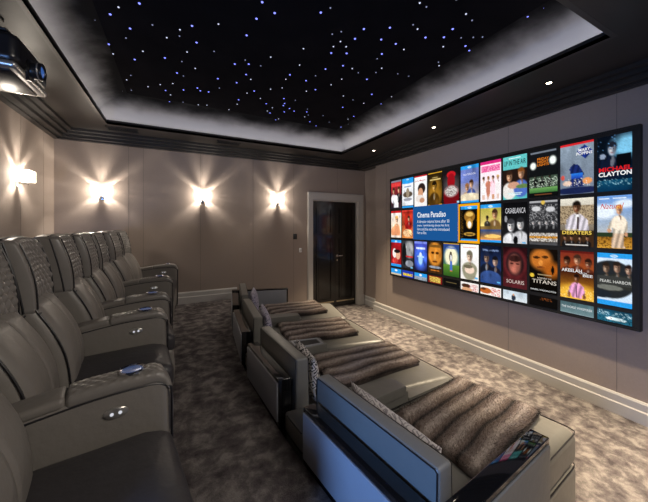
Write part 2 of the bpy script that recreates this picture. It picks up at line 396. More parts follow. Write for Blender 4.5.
# ------------------------------------------------------------------ wall sconces
def sconce_glass():
    mm = bpy.data.materials.new('lit_glass_shade'); mm.use_nodes = True; nt = mm.node_tree; nt.nodes.clear()
    o = nt.nodes.new('ShaderNodeOutputMaterial'); e = nt.nodes.new('ShaderNodeEmission'); e.inputs[0].default_value = (1, .86, .68, 1); e.inputs[1].default_value = 9
    t = nt.nodes.new('ShaderNodeBsdfTransparent'); x = nt.nodes.new('ShaderNodeMixShader'); x.inputs[0].default_value = .45
    nt.links.new(t.outputs[0], x.inputs[1]); nt.links.new(e.outputs[0], x.inputs[2]); nt.links.new(x.outputs[0], o.inputs[0]); return mm
M['shade'] = sconce_glass()
def streak_lamp(name, parent, loc, power):
    l = bpy.data.lights.new(name, 'POINT'); l.energy = power; l.color = (1, .90, .77); l.shadow_soft_size = .012
    l.use_nodes = True; nt = l.node_tree; em = nt.nodes['Emission']
    tc = nt.nodes.new('ShaderNodeTexCoord'); sp = nt.nodes.new('ShaderNodeSeparateXYZ'); nt.links.new(tc.outputs['Normal'], sp.inputs[0])
    at = nt.nodes.new('ShaderNodeMath'); at.operation = 'ARCTAN2'
    nt.links.new(sp.outputs['X'], at.inputs[0]); nt.links.new(sp.outputs['Z'], at.inputs[1])
    ab = nt.nodes.new('ShaderNodeMath'); ab.operation = 'ABSOLUTE'; nt.links.new(at.outputs[0], ab.inputs[0])
    dv = nt.nodes.new('ShaderNodeMath'); dv.operation = 'DIVIDE'; dv.inputs[1].default_value = math.pi
    ac = nt.nodes.new('ShaderNodeMath'); ac.operation = 'ARCCOSINE'; nt.links.new(sp.outputs['Z'], ac.inputs[0]); nt.links.new(ac.outputs[0], dv.inputs[0])
    cr = nt.nodes.new('ShaderNodeValToRGB'); cr.color_ramp.interpolation = 'B_SPLINE'
    els = [(0, 1.1), (.05, 1.2), (.09, .9), (.13, .12), (.18, .05), (.23, .35), (.30, 1.2), (.42, 1.2), (.58, .95), (.8, .6), (1, .35)]
    while len(cr.color_ramp.elements) < len(els): cr.color_ramp.elements.new(.5)
    for q, (p, v) in zip(cr.color_ramp.elements, els): q.position = p
    for q, (p, v) in zip(cr.color_ramp.elements, els): q.color = (v, v, v, 1)
    nt.links.new(dv.outputs[0], cr.inputs[0])
    nz = nt.nodes.new('ShaderNodeTexNoise'); nz.noise_dimensions = '1D'; nz.inputs['Scale'].default_value = 9; nz.inputs['Detail'].default_value = 3
    nt.links.new(at.outputs[0], nz.inputs['W'])
    mr = nt.nodes.new('ShaderNodeMapRange'); mr.inputs[1].default_value = .3; mr.inputs[2].default_value = .7; mr.inputs[3].default_value = .72; mr.inputs[4].default_value = 1.28
    nt.links.new(nz.outputs['Fac'], mr.inputs[0])
    mu = nt.nodes.new('ShaderNodeMath'); mu.operation = 'MULTIPLY'; nt.links.new(cr.outputs[0], mu.inputs[0]); nt.links.new(mr.outputs[0], mu.inputs[1])
    nt.links.new(mu.outputs[0], em.inputs['Strength'])
    o = bpy.data.objects.new(name, l); COL.objects.link(o); o.parent = parent; o.location = loc
def sconce(loc, rz, label):                       # local: wall at y=0, room toward -y
    e = empty('wall_sconce', loc, rz, label, 'wall lamp', 'glass wall sconces')
    mm = MB()
    a, b, d0, d1 = .078, .055, -.118, -.028          # hollow glass sleeve, open above and below
    for (x0, x1, y0, y1) in ((-a, a, d0, d0 + .008), (-a, a, d1 - .008, d1), (-a, -a + .008, d0 + .008, d1 - .008), (a - .008, a, d0 + .008, d1 - .008)):
        mm.box(x0, x1, y0, y1, -b, b)
    mm.build('lamp_shade', M['shade'], e, smooth=False)
    mm = MB(); mm.rbox(-.026, .026, -.010, 0, -.115, -.045, .004, (1, 1, 1), 2); mm.build('back_plate', M['chrome'], e)
    mm = MB(); mm.rbox(-.017, .017, -.085, -.010, -.085, -.060, .005, (1, 1, 1), 2); mm.lathe([(.016, -.062), (.016, -.045), (.010, -.03)], org=(0, -.072, -.02)); mm.build('bracket', M['chrome'], e)
    mm = MB(); mm.lathe([(.008, -.054), (.013, -.046), (.013, -.030), (.006, -.022)], org=(0, -.072, 0), seg=14); mm.build('bulb', M['down'], e)
    streak_lamp('sconce_glow', e, (0, -.072, .0), 32)
for x, lab in ((-.93, 'lit glass sconce on the far wall, first from the left corner'), (.365, 'lit glass sconce in the middle of the far wall'), (1.595, 'lit glass sconce on the far wall just left of the black door')):
    sconce((x, YF, 2.085), 0, lab)
sconce((XL, 3.97, 2.11), R(90), 'lit glass sconce on the left side wall above the recliners')

# ------------------------------------------------------------------ door and switches
m = MB()
for (x0, x1, z0, z1) in ((DX0 - .095, DX0, 0, DZ + .14), (DX1, DX1 + .13, 0, DZ + .14), (DX0, DX1, DZ, DZ + .14)):
    m.box(x0, x1, YF - .022, YF, z0, z1)
    if z0 == 0: m.box(x0 + .012 if x0 < 3 else x0, x1 if x0 < 3 else x1 - .012, YF - .034, YF - .022, z0, z1 - .012)
    else: m.box(x0, x1, YF - .034, YF - .022, z0, z1 - .012)
m.box(DX0 - .105, DX0 + .004, YF - .045, YF, 0, .2); m.box(DX1 - .004, DX1 + .14, YF - .045, YF, 0, .2)
m.box(DX0, DX0 + .02, YF, YF + .11, 0, DZ); m.box(DX1 - .02, DX1, YF, YF + .11, 0, DZ); m.box(DX0, DX1, YF, YF + .11, DZ - .02, DZ)
struct(m.build('door_1_frame', M['white'], smooth=False))
xm = 2.80
def leaf(x0, x1, left):
    e = MB(); yb = YF + .05
    e.box(x0, x1, yb, yb + .045, .012, DZ - .022)
    o = struct(e.build('door_1' if left else 'door_2', M['door'], smooth=False))
    mm = MB()
    for (z0, z1) in ((.16, 1.36), (1.46, 1.96)):
        a, b = x0 + .085, x1 - .085
        for k, (wd, dp) in enumerate(((.022, .012), (.012, .02))):
            q = k * .004
            mm.box(a + q, b - q, yb - dp, yb, z0 + q, z0 + wd); mm.box(a + q, b - q, yb - dp, yb, z1 - wd, z1 - q)
            mm.box(a + q, a + wd, yb - dp, yb, z0 + wd, z1 - wd); mm.box(b - wd, b - q, yb - dp, yb, z0 + wd, z1 - wd)
        mm.box(a + .05, b - .05, yb - .008, yb, z0 + .05, z1 - .05)
    mm.build('panel_moulding', M['door'], o, smooth=False)
    mm = MB(); mm.box(x0 + .03, x1 - .03, yb - .004, yb, .10, .125); mm.build('reflection_strip', M['floor_glint'], o, smooth=False)  # strip imitates the carpet's reflection on the lower moulding
    return o
dl = leaf(DX0 + .021, xm - .002, True); dr = leaf(xm + .002, DX1 - .021, False)
m = MB(); m.lathe([(.022, 0), (.022, .006), (.009, .008), (.009, .045)], axis=(0, -1, 0), org=(xm + .045, YF + .05, 1.02), seg=16)
m.rbox(xm + .036, xm + .15, YF - .002, YF + .012, 1.011, 1.029, .006, (2, 1, 1), 2)
m.lathe([(.014, 0), (.014, .005)], axis=(0, -1, 0), org=(xm + .045, YF + .05, .93), seg=12); m.build('handle', M['chrome'], dr)
def plate(x, z, w, h, mt, mt2, label):
    e = empty('wall_switch', (x, YF, z), 0, label, 'switch')
    mm = MB(); mm.rbox(-w / 2, w / 2, -.008, 0, -h / 2, h / 2, .003, (1, 1, 1), 1); mm.build('plate', mt, e)
    mm = MB(); mm.rbox(-w * .26, w * .26, -.011, -.007, -h * .3, h * .3, .002, (1, 1, 1), 1); mm.build('button', mt2, e)
plate(1.93, 1.415, .075, .10, M['black'], M['plastic'], 'small black control keypad on the far wall left of the door')
plate(2.035, 1.16, .045, .075, M['switch_w'], M['white'], 'small white light switch below the black keypad by the door')

# ------------------------------------------------------------------ projector
pj = empty('projector', (-.94, 2.36, 2.545), R(0), 'black ceiling projector with silver trim and blue lens, upper left', 'projector')
m = MB(); m.rbox(-.42, .17, -.21, .21, -.055, .115, .045, (4, 4, 2), 4); m.build('body', M['plastic'], pj)
m = MB(); m.rbox(-.43, .165, -.216, .216, -.085, -.045, .02, (4, 4, 1), 3); m.build('lower_trim', M['silver'], pj)
m = MB(); m.rbox(-.40, .125, -.175, .175, -.092, -.080, .005, (1, 1, 1), 1); m.build('bottom_panel', M['plastic'], pj)
m = MB()
for k in range(7): m.box(-.06 + k * .022, -.05 + k * .022, -.213, -.205, .0, .07)
m.build('side_grille', M['black'], pj, smooth=False)
m = MB(); m.lathe([(.060, .15), (.062, .175), (.046, .18), (.046, .21), (.05, .215), (.05, .228), (.038, .228), (.034, .218)], axis=(1, 0, 0), org=(0, -.06, -.025), seg=28); m.build('lens_barrel', M['plastic'], pj)
m = MB(); m.lathe([(.048, .207), (.0515, .212), (.048, .217)], axis=(1, 0, 0), org=(0, -.06, -.025), seg=28); m.build('lens_ring', M['silver'], pj)
m = MB(); m.lathe([(.035, .219), (.022, .226), (.01, .229)], axis=(1, 0, 0), org=(0, -.06, -.025), seg=20); m.build('lens', M['lens'], pj)
m = MB(); m.rbox(-.32, .12, -.19, .19, .118, .135, .01, (2, 2, 1), 2); m.build('top_plate', M['black'], pj)
m = MB(); m.tube([(-.1, 0, .13), (-.1, 0, .31)], .028, 14); m.rbox(-.2, 0, -.1, .1, 0.300, .3145, .004, (1, 1, 1), 1); m.build('ceiling_mount', M['black'], pj)

# ------------------------------------------------------------------ recliners
def xfront(y):
    T = ((.78, -.005), (1.30, -.045), (2.20, -.075), (2.71, -.068), (3.575, -.055), (4.69, .004))
    for (a, p), (b, q) in zip(T, T[1:]):
        if y <= b: return p + (q - p) * (y - a) / (b - a)
    return T[-1][1]
def sm(a, b, t):
    t = max(0, min(1, (t - a) / (b - a))); return t * t * (3 - 2 * t)
AT = .640      # arm height above the platform
def armtop(x):  # x from 0 (front) back to -.72
    return AT - .012 - .055 * sm(-.15, -.72, x) - .018 * sm(-.05, .0, x)
def recliner(near, far, label, arm=True, fwd=0):
    (yb0, yf0), (yb1, yf1) = near, far
    aw = .115
    ybc, yfc = (yb0 + yb1) / 2, (yf0 + yf1) / 2
    phi = math.atan2(yfc - ybc, .6); cp = math.cos(phi)
    wb, wf = (yb1 - yb0) * cp - .008, (yf1 - yf0) * cp - .008     # widths 0.6 m back and at the front
    wo = (wb + wf) / 2; w = wo - (aw if arm else 0)
    yo = -aw / 2 if arm else 0
    xo = xfront(far[1]) + wo / 2 * math.sin(phi)
    root = empty('recliner', (xo, yfc, PL), phi, label, 'recliner', 'row of grey leather recliners')
    def bld(mb, name, mt, parent, **kw):                           # fan-shaped: each seat narrows or widens to the back
        mb.v = [(p[0], (p[1] + yo) * (wf + (wb - wf) * (-p[0] / .6)) / wo, p[2]) for p in mb.v]
        return mb.build(name, mt, parent, **kw)
    h = w / 2
    mm = MB(); mm.box(-.80, -.05, -h + .01, h - .01, .0, .10); bld(mm, 'base', M['black'], root, smooth=False)
    mm = MB()
    mm.rbox(-.07, -.008, -h, h, .07, .335, .02, (1, 4, 6), 3, fn=lambda p: (p[0] + .012 * math.sin((p[2] - .07) / .265 * math.pi) if p[0] > -.03 else p[0], p[1], p[2]))
    bld(mm, 'footrest_panel', M['leather'], root)
    mm = MB()
    def bul(p):
        k = (1 - (p[1] / h) ** 2) * (1 - ((p[0] + .27) / .3) ** 4)
        return (p[0], p[1], p[2] + (.022 * max(0, k) if p[2] > .4 else 0) - .02 * sm(-.08, 0, p[0]))
    mm.rbox(-.58, .006, -h, h, .335, .452, .035, (10, 8, 1), 4, fn=bul); bld(mm, 'seat_cushion', M['leather_dark'], root)
    # backrest: lofted bolster that leans back
    hb = h - .003
    def bp(p):
        t = (p[2] - .40) / .45                                   # 0 at the seat, 1 at the neck
        lean = -.455 + fwd - .145 * t + .035 * math.sin(max(0, min(1, t)) * math.pi)
        th = p[0]                                                # -.5..+.5 of thickness
        bulge = (1 - (p[1] / hb) ** 4) * .03 * (1 if th > 0 else 0)
        groove = -.010 * math.exp(-(p[1] / .006) ** 2) if th > 0 else 0
        nar = 1 - .07 * t * t
        return (lean + th + (bulge + groove) * math.sin(max(0.05, min(1, t)) * 2.6), p[1] * nar, p[2])
    mm = MB()
    mm.rbox(-.14, .045, -hb, hb, .40, .86, .045, (2, 24, 14), 4, fn=bp); bld(mm, 'backrest', M['leather'], root)
    mm = MB()
    path = []
    for i in range(13):
        z = .44 + .38 * i / 12; q = bp((.0455, -hb * .0 + .0, z)); path.append((q[0] - .0015, q[1], q[2]))
    mm.tube(path, .0022, 6); bld(mm, 'centre_seam', M['piping'], root)
    for sgn in (-1, 1):
        mm = MB(); path = [bp((.03, sgn * (hb - .014), .43 + .40 * i / 12)) for i in range(13)]; mm.tube([(p[0] + .004, p[1] + sgn * .008, p[2]) for p in path], .004, 6); bld(mm, 'side_piping', M['piping'], root)
    # headrest: diamond quilted bolster with a pointed lower edge
    hh = min(h - .008, .195)
    def quilt(u, v, d):
        a = abs(math.sin(math.pi * (u + v) / 1)) * abs(math.sin(math.pi * (u - v) / 1)); return d * a ** .5
    def hp(p):
        x, y, z = p; t = (z - .80) / .355
        front = x > .02
        px = -.600 + fwd + x - .045 * t - .03 * t * t
        if front: px += (quilt(y / .042, z / .052, .0135) if abs(y) < hh - .022 else .004) + .025 * (y / hh) ** 2 + .015 * math.sin(max(0, min(1, t)) * math.pi)
        zz = z - (.07 * (1 - abs(y) / hh)) * (1 - sm(0, .35, t))
        zz += .012 * (1 - (y / hh) ** 2) * sm(.7, 1, t)
        return (px, y, zz)
    mm = MB(); mm.rbox(-.055, .035, -hh, hh, .80, 1.13, .022, (2, 56, 60), 4, fn=hp); bld(mm, 'headrest', M['quilt'], root)
    mm = MB()
    for sgn in (-1, 1): mm.tube([(lambda q: (q[0] + .004, q[1] + sgn * .003, q[2]))(hp((.019, sgn * (hh - .004), .81 + .31 * i / 14))) for i in range(15)], .0045, 6)
    mm.tube([(lambda q: (q[0] + .012, q[1], q[2] - .005))(hp((.035, -hh + 2 * hh * i / 20, .81))) for i in range(21)], .004, 6)
    mm.tube([(lambda q: (q[0] + .004, q[1], q[2] + .003))(hp((.014, -hh + .01 + 2 * (hh - .01) * i / 20, 1.129))) for i in range(21)], .004, 6)
    for sgn in (-1, 1): mm.tube([(lambda q: (q[0] + .004, q[1], q[2]))(hp((.035, sgn * (hh - .021), .825 + .29 * i / 14))) for i in range(15)], .0035, 6)
    bld(mm, 'head_piping', M['piping'], root)
    mm = MB(); mm.rbox(-.82, -.70, -h + .012, h - .012, .10, 1.0, .03, (1, 2, 4), 3, fn=lambda p: (p[0] - .07 * (p[2] - .1), p[1], p[2])); bld(mm, 'back_shell', M['leather'], root)
    def make_arm(yc, controls):
        top = [(x, armtop(x)) for x in [-.74 + .74 * i / 24 for i in range(25)]]
        mm = MB()
        def ap(p):                                                # shape the box's top edge along the arm curve
            x, y, z = p; return (x + (.006 * math.sin(z / .55 * math.pi) if x > -.03 else 0), y, .02 + (z - .02) * (armtop(x) - .02) / (.58))
        mm.rbox(-.74, .0, yc - aw / 2 + .002, yc + aw / 2 - .002, .02, .60, .028, (24, 2, 6), 4, fn=ap)
        a = bld(mm, 'armrest', M['leather'], root)
        mm = MB()                                                 # pad: quilted over the front part
        def pp(p):
            x, y, z = p
            q = quilt(x / .036, y / .036, .006) if z > .012 else 0
            zz = armtop(min(x, 0)) + z - .005 + q + .008 * (1 - ((y - yc) / .06) ** 2)
            zz -= .03 * sm(-.02, .012, x)
            return (x, y, zz)
        mm.rbox(-.30, .010, yc - .0565, yc + .0565, -.022, .018, .016, (50, 16, 1), 3, fn=pp)
        bld(mm, 'arm_pad', M['quilt'], a)
        mm = MB(); mm.rbox(-.73, -.298, yc - .0555, yc + .0555, -.022, .016, .016, (14, 2, 1), 3, fn=lambda p: (p[0], p[1], armtop(p[0]) + p[2] + .003))
        bld(mm, 'arm_cap', M['leather'], a)
        mm = MB()
        for sg in (-1, 1):
            path = [(x, yc + sg * .0525, armtop(x) - .022) for x, z in top[:-1]] + [(.006, yc + sg * .0525, armtop(0) - .03), (.0085, yc + sg * .051, armtop(0) - .07), (.010, yc + sg * .050, .30), (.004, yc + sg * .050, .05)]
            mm.tube(path, .0042, 6)
        bld(mm, 'arm_piping', M['piping'], a)
        zt = armtop(-.115) + .024
        mm = MB(); mm.lathe([(.031, .002), (.043, 0), (.044, .006), (.040, .010), (.033, .006), (.031, .002)], org=(-.115, yc, zt), seg=28); c = bld(mm, 'cup_holder', M['chrome'], a, label='chrome rimmed cup holder with blue glow')
        mm = MB(); mm.lathe([(.001, .0045), (.026, .0045), (.032, .0065), (.033, .004)], org=(-.115, yc, zt), seg=24); bld(mm, 'cup_light', M['blue_led'], c)
        mm = MB(); zc = armtop(-.165) - .085; yy = yc - aw / 2
        mm.lathe([(.036, -.002), (.036, .003), (.030, .006), (.0, .006)], axis=(0, -1, 0), org=(-.165, yy, 0), seg=26, fn=lambda p: (p[0], p[1], zc + p[2] * .52)); b = bld(mm, 'control_plate', M['silver'], a)
        mm = MB()
        for dx in (-.012, .012): mm.lathe([(.0055, .005), (.0055, .008), (.003, .009)], axis=(0, -1, 0), org=(-.165 + dx, yy, zc), seg=12)
        bld(mm, 'buttons', M['dot'], b)
    if arm: make_arm(h + aw / 2, True)
    return root
A = {1: (1.235, 1.305), 2: (2.125, 2.20), 3: (2.66, 2.71), 4: (3.58, 3.575), 5: (4.745, 4.69)}
hw = .0575
sh = lambda b, d: (b[0] + d, b[1] + d)
recliner((.66, .80), sh(A[1], hw), 'grey leather recliner at the near end of the row, cropped by the frame', fwd=.045)
mid = (1.69, 1.755)
recliner(sh(A[1], hw), mid, 'grey leather recliner, first one behind the nearest cup holder arm', arm=False)
recliner(mid, sh(A[2], hw), 'grey leather recliner just before the second cup holder arm from the front')
recliner(sh(A[2], hw), sh(A[3], hw), 'single grey leather recliner between the second and third cup holder arms')
mid = (3.13, 3.145)
recliner(sh(A[3], hw), mid, 'grey leather recliner just beyond the third cup holder arm', arm=False)
recliner(mid, sh(A[4], hw), 'grey leather recliner just before the fourth cup holder arm')
mid = (4.165, 4.13)
recliner(sh(A[4], hw), mid, 'grey leather recliner, second to last before the far wall', arm=False)
recliner(mid, sh(A[5], hw), 'grey leather recliner at the far end of the row against the far wall')

# ------------------------------------------------------------------ chaise lounges on the lower floor
ZSEAT, ZC, ZP = .46, .80, .69
def bil(c, u, v):
    (bn, bf, fn_, ff) = c
    x = (bn[0] * (1 - v) + bf[0] * v) * (1 - u) + (fn_[0] * (1 - v) + ff[0] * v) * u
    y = (bn[1] * (1 - v) + bf[1] * v) * (1 - u) + (fn_[1] * (1 - v) + ff[1] * v) * u
    return x, y
L0, W0 = 1.28, .72                                    # nominal length and width; mapped to the footprint of each unit
LOUNGE = {
 'A': ((.752, .660), (.652, 1.385), (2.010, .793), (1.895, 1.478)),
 'B': ((.628, 1.605), (.583, 2.270), (1.893, 1.484), (1.866, 2.262)),
 'C': ((.588, 2.510), (.640, 3.240), (1.866, 2.268), (1.895, 3.055)),
 'D': ((.660, 3.415), (.775, 4.140), (1.897, 3.061), (2.060, 3.800)),
}
LAB = {'A': 'grey leather chaise lounge nearest the camera with black gloss arm', 'B': 'grey leather chaise lounge second from the camera, behind the nearest one',
       'C': 'grey leather chaise lounge third from the camera, before the farthest one', 'D': 'grey leather chaise lounge farthest from the camera with panelled far arm'}
def lounge(key):
    c = LOUNGE[key]; o = bil(c, 0, .5)
    root = empty('chaise_lounge', (o[0], o[1], 0), 0, LAB[key], 'chaise lounge', 'row of chaise lounges facing the screen')
    def W(p): 
        x, y = bil(c, p[0] / L0, p[1] / W0); return (x - o[0], y - o[1], p[2])
    mm = MB(); mm.box(.0, L0 - .05, .02, W0 - .02, 0, .045, fn=W); mm.build('plinth', M['black'], root, smooth=False)
    mm = MB(); mm.rbox(-.02, L0 - .006, .003, W0 - .003, .045, .262, .03, (8, 6, 3), 4, fn=W); mm.build('base', M['sofa'], root)
    def seat(p):
        u, v = p[0] / L0, p[1] / W0
        k = max(0, 1 - (2 * v - 1) ** 4) * max(0, 1 - (2 * u - 1) ** 8)
        z = p[2] + (.012 * k if p[2] > .4 else 0)
        if p[2] > .4: z -= .006 * math.exp(-((p[0] - .80) / .012) ** 2)
        return W((p[0] + (.012 * math.sin((p[2] - .26) / .2 * math.pi) if u > .9 else 0), p[1], z))
    mm = MB(); mm.rbox(.0, L0, .002, W0 - .002, .262, ZSEAT, .055, (40, 10, 3), 5, fn=seat); s_ = mm.build('seat_cushion', M['sofa'], root)
    mm = MB(); e = .012
    for z in (ZSEAT - .012, .264):
        path = [(.1, e * .4, z), (L0 - .05, e * .4, z), (L0 - .015, .012, z), (L0 + .0, .05, z), (L0 + .0, W0 - .05, z), (L0 - .015, W0 - .012, z), (L0 - .05, W0 - e * .4, z), (.1, W0 - e * .4, z)]
        mm.tube([W(p) for p in path], .0035, 6)
    mm.build('piping', M['piping'], s_)
    # back cushion: firm, slightly tapered slab
    def bk(p):
        t = (p[2] - ZSEAT) / (ZC - ZSEAT)
        return W((p[0] * (1 - .18 * t) + .008 * t + (.010 * (1 - (2 * p[1] / W0 - 1) ** 4) * math.sin(max(0, min(1, t)) * math.pi) if p[0] > .06 else 0), p[1], p[2] + .004))
    mm = MB(); mm.rbox(.0, .092, .004, W0 - .004, .36, ZC, .014, (2, 12, 8), 3, fn=bk); bc = mm.build('back_cushion', M['sofa'], root)
    mm = MB()
    for x in (.0, .092):
        path = [(x, .010, .47), (x, .010, ZC - .014), (x, .018, ZC - .006), (x, W0 - .018, ZC - .006), (x, W0 - .010, ZC - .014), (x, W0 - .010, .47)]
        mm.tube([bk(p) for p in path], .003, 6)
    mm.build('piping', M['piping'], bc)
    # black gloss back frame with an inset leather panel
    v0, v1 = (.03 if key == 'B' else 0), (W0 - .035 if key == 'A' else W0)
    mm = MB(); mm.rbox(-.092, -.012, v0, v1, .10, ZP, .004, (1, 6, 1), 2, fn=W); bf = mm.build('back_frame', M['gloss'], root)
    mm = MB(); mm.rbox(-.100, -.088, v0 + .008, v1 - .008, .437, ZP - .022, .003, (1, 6, 1), 2, fn=W); mm.build('back_panel', M['panel'], bf)
    def side_arm(v0, v1, inner, outer):
        mm = MB(); mm.rbox(-.092, .66, v0, v1, .05, ZP + .012, .004, (6, 1, 1), 2, fn=W); a = mm.build('side_arm', M['gloss'], root)
        mm = MB()
        if outer is not None: mm.rbox(-.07, .648, outer[0], outer[1], .07, ZP - .012, .005, (6, 1, 1), 2, fn=W)
        if inner is not None: mm.rbox(.05, .64, inner[0], inner[1], .47, ZP - .006, .003, (6, 1, 1), 2, fn=W)
        mm.build('arm_panel', M['sofa'] if key == 'A' else M['panel'], a)
    if key == 'A': side_arm(-.075, -.004, None, (-.083, -.072))
    if key == 'D': side_arm(W0 + .004, W0 + .075, (W0 - .001, W0 + .008), None)
for k in 'ABCD': lounge(k)

def wedge(k0, k1, name, label, cat, x1, top, tray):
    a, b = LOUNGE[k0], LOUNGE[k1]
    g = .006
    def W(p):                                            # p = (along metres, 0..1 across, z)
        u = p[0] / L0; q0 = bil(a, u, 1); q1 = bil(b, u, 0)
        v = p[1]; return (q0[0] * (1 - v) + q1[0] * v, q0[1] * (1 - v) + q1[1] * v, p[2])
    o = W((0, .5, 0))
    f = lambda p: tuple(q - r for q, r in zip(W(p), (o[0], o[1], 0)))
    root = empty(name, (o[0], o[1], 0), 0, label, cat)
    mm = MB(); mm.rbox(-.06, x1 + .03, .03, .97, .02, .40, .012, (8, 1, 3), 2, fn=f); mm.build('lower_block', M['sofa'], root)
    mm = MB(); mm.rbox(-.065, x1 + .03, .02, .98, .402, .515, .016, (8, 2, 2), 3, fn=f); mm.build('upper_block', M['sofa'], root)
    mm = MB()
    for z in (.402, .505): mm.tube([f(p) for p in ((x1 - .2, .08, z), (-.05, .08, z), (-.066, .14, z), (-.066, .86, z), (-.05, .92, z), (x1 - .2, .92, z))], .0035, 6)
    mm.build('piping', M['piping'], root)
    mm = MB(); mm.rbox(x1 + .04, L0 - .06, 0.04, .96, .25, ZSEAT + .002, .008, (6, 1, 1), 2, fn=f); mm.build('seat_filler', M['sofa'], root)
    if tray == 'box':
        mm = MB(); mm.rbox(.30, x1, -.08, 1.08, .50, top, .014, (6, 3, 2), 3, fn=f); bx = mm.build('arm_box', M['sofa'], root)
        mm = MB(); mm.tube([f(p) for p in ((.32, -.05, top - .008), (x1 - .012, -.05, top - .008), (x1 - .002, .1, top - .008), (x1 - .002, .9, top - .008), (x1 - .012, 1.05, top - .008), (.32, 1.05, top - .008))], .003, 6); mm.build('piping', M['piping'], bx)
    else:
        mm = MB(); mm.rbox(.28, x1, -.10, 1.10, .50, top, .010, (6, 3, 2), 2, fn=f); bx = mm.build('tray_box', M['sofa'], root)
        mm = MB()
        x0, xx, t = .32, x1 - .03, top + .007
        for (p0, p1, q0, q1) in ((x0, xx, .0, .14), (x0, xx, .86, 1.0), (x0, x0 + .02, .14, .86), (xx - .02, xx, .14, .86)): mm.rbox(p0, p1, q0, q1, top - .006, t, .003, (1, 1, 1), 1, fn=f)
        mm.build('tray_rim', M['panel'], bx)
        mm = MB(); mm.box(x0 + .02, xx - .02, .14, .86, top - .004, top + .0015, fn=f); mm.build('tray_well', M['black'], bx, smooth=False)
    return root
wedge('A', 'B', 'armrest_console', 'grey leather box armrest between the nearest and second chaise lounges', 'armrest', .70, .562, 'box')
wedge('B', 'C', 'tray_console', 'grey console with dark tray well between the two middle chaise lounges', 'console', .60, .565, 'tray')
wedge('C', 'D', 'armrest_console', 'grey leather box armrest between the two farthest chaise lounges', 'armrest', .66, .560, 'box')

# ------------------------------------------------------------------ throw pillows
def pillow(key, v, wd, ht, mt, label, ztop, lean=.10, u0=.10):
    c = LOUNGE[key]
    q0 = bil(c, 0, v); q1 = bil(c, 1, v); d = Vector((q1[0] - q0[0], q1[1] - q0[1])); d.normalize()
    bx, by = q0[0] + d.x * u0, q0[1] + d.y * u0
    mm = MB(); n = 22
    vs = []; fs = []
    for sgn in (1, -1):
        for i in range(n + 1):
            for j in range(n + 1):
                a, b = -1 + 2 * i / n, -1 + 2 * j / n
                t = max(0, (1 - abs(a) ** 2.6) * (1 - abs(b) ** 2.6)) ** .55
                pin = 1 - .07 * (1 - abs(a) ** 2) if abs(b) > .99 else 1
                yy = a * wd / 2 * (1 - .06 * (1 - b * b)); zz = b * ht / 2 * (1 - .06 * (1 - a * a))
                vs.append((sgn * t * .055, yy, zz + ht / 2))
    N = (n + 1) ** 2
    for k in range(2):
        for i in range(n):
            for j in range(n):
                q = [k * N + i * (n + 1) + j, k * N + (i + 1) * (n + 1) + j, k * N + (i + 1) * (n + 1) + j + 1, k * N + i * (n + 1) + j + 1]
                fs.append(q if k == 0 else q[::-1])
    L = lean
    mm.add([(p[0] - L * (p[2] / ht), p[1], p[2]) for p in vs], fs)
    o = mm.build('throw_pillow', mt, None)
    bm = bmesh.new(); bm.from_mesh(o.data); bmesh.ops.remove_doubles(bm, verts=bm.verts, dist=1e-4); bmesh.ops.recalc_face_normals(bm, faces=bm.faces); bm.to_mesh(o.data); bm.free()
    o.location = (bx, by, ztop - ht); o.rotation_euler = (0, 0, math.atan2(d.y, d.x))
    return tag(o, label, 'pillow', 'patterned pillows on the chaise lounges')
pillow('A', .50, .56, .292, M['pil_c'], 'pale patterned pillow tucked behind the back cushion of the nearest chaise lounge', .772, .03, .185)
pillow('B', .31, .38, .295, M['pil_a'], 'white pillow with black line pattern on the second chaise lounge from the camera', .775, .03, .19)
pillow('C', .45, .50, .302, M['pil_b'], 'pale lilac patterned pillow on the third chaise lounge from the camera', .782, .03, .19)
pillow('D', .42, .50, .302, M['pil_b'], 'pale patterned pillow on the farthest chaise lounge', .782, .03, .19)

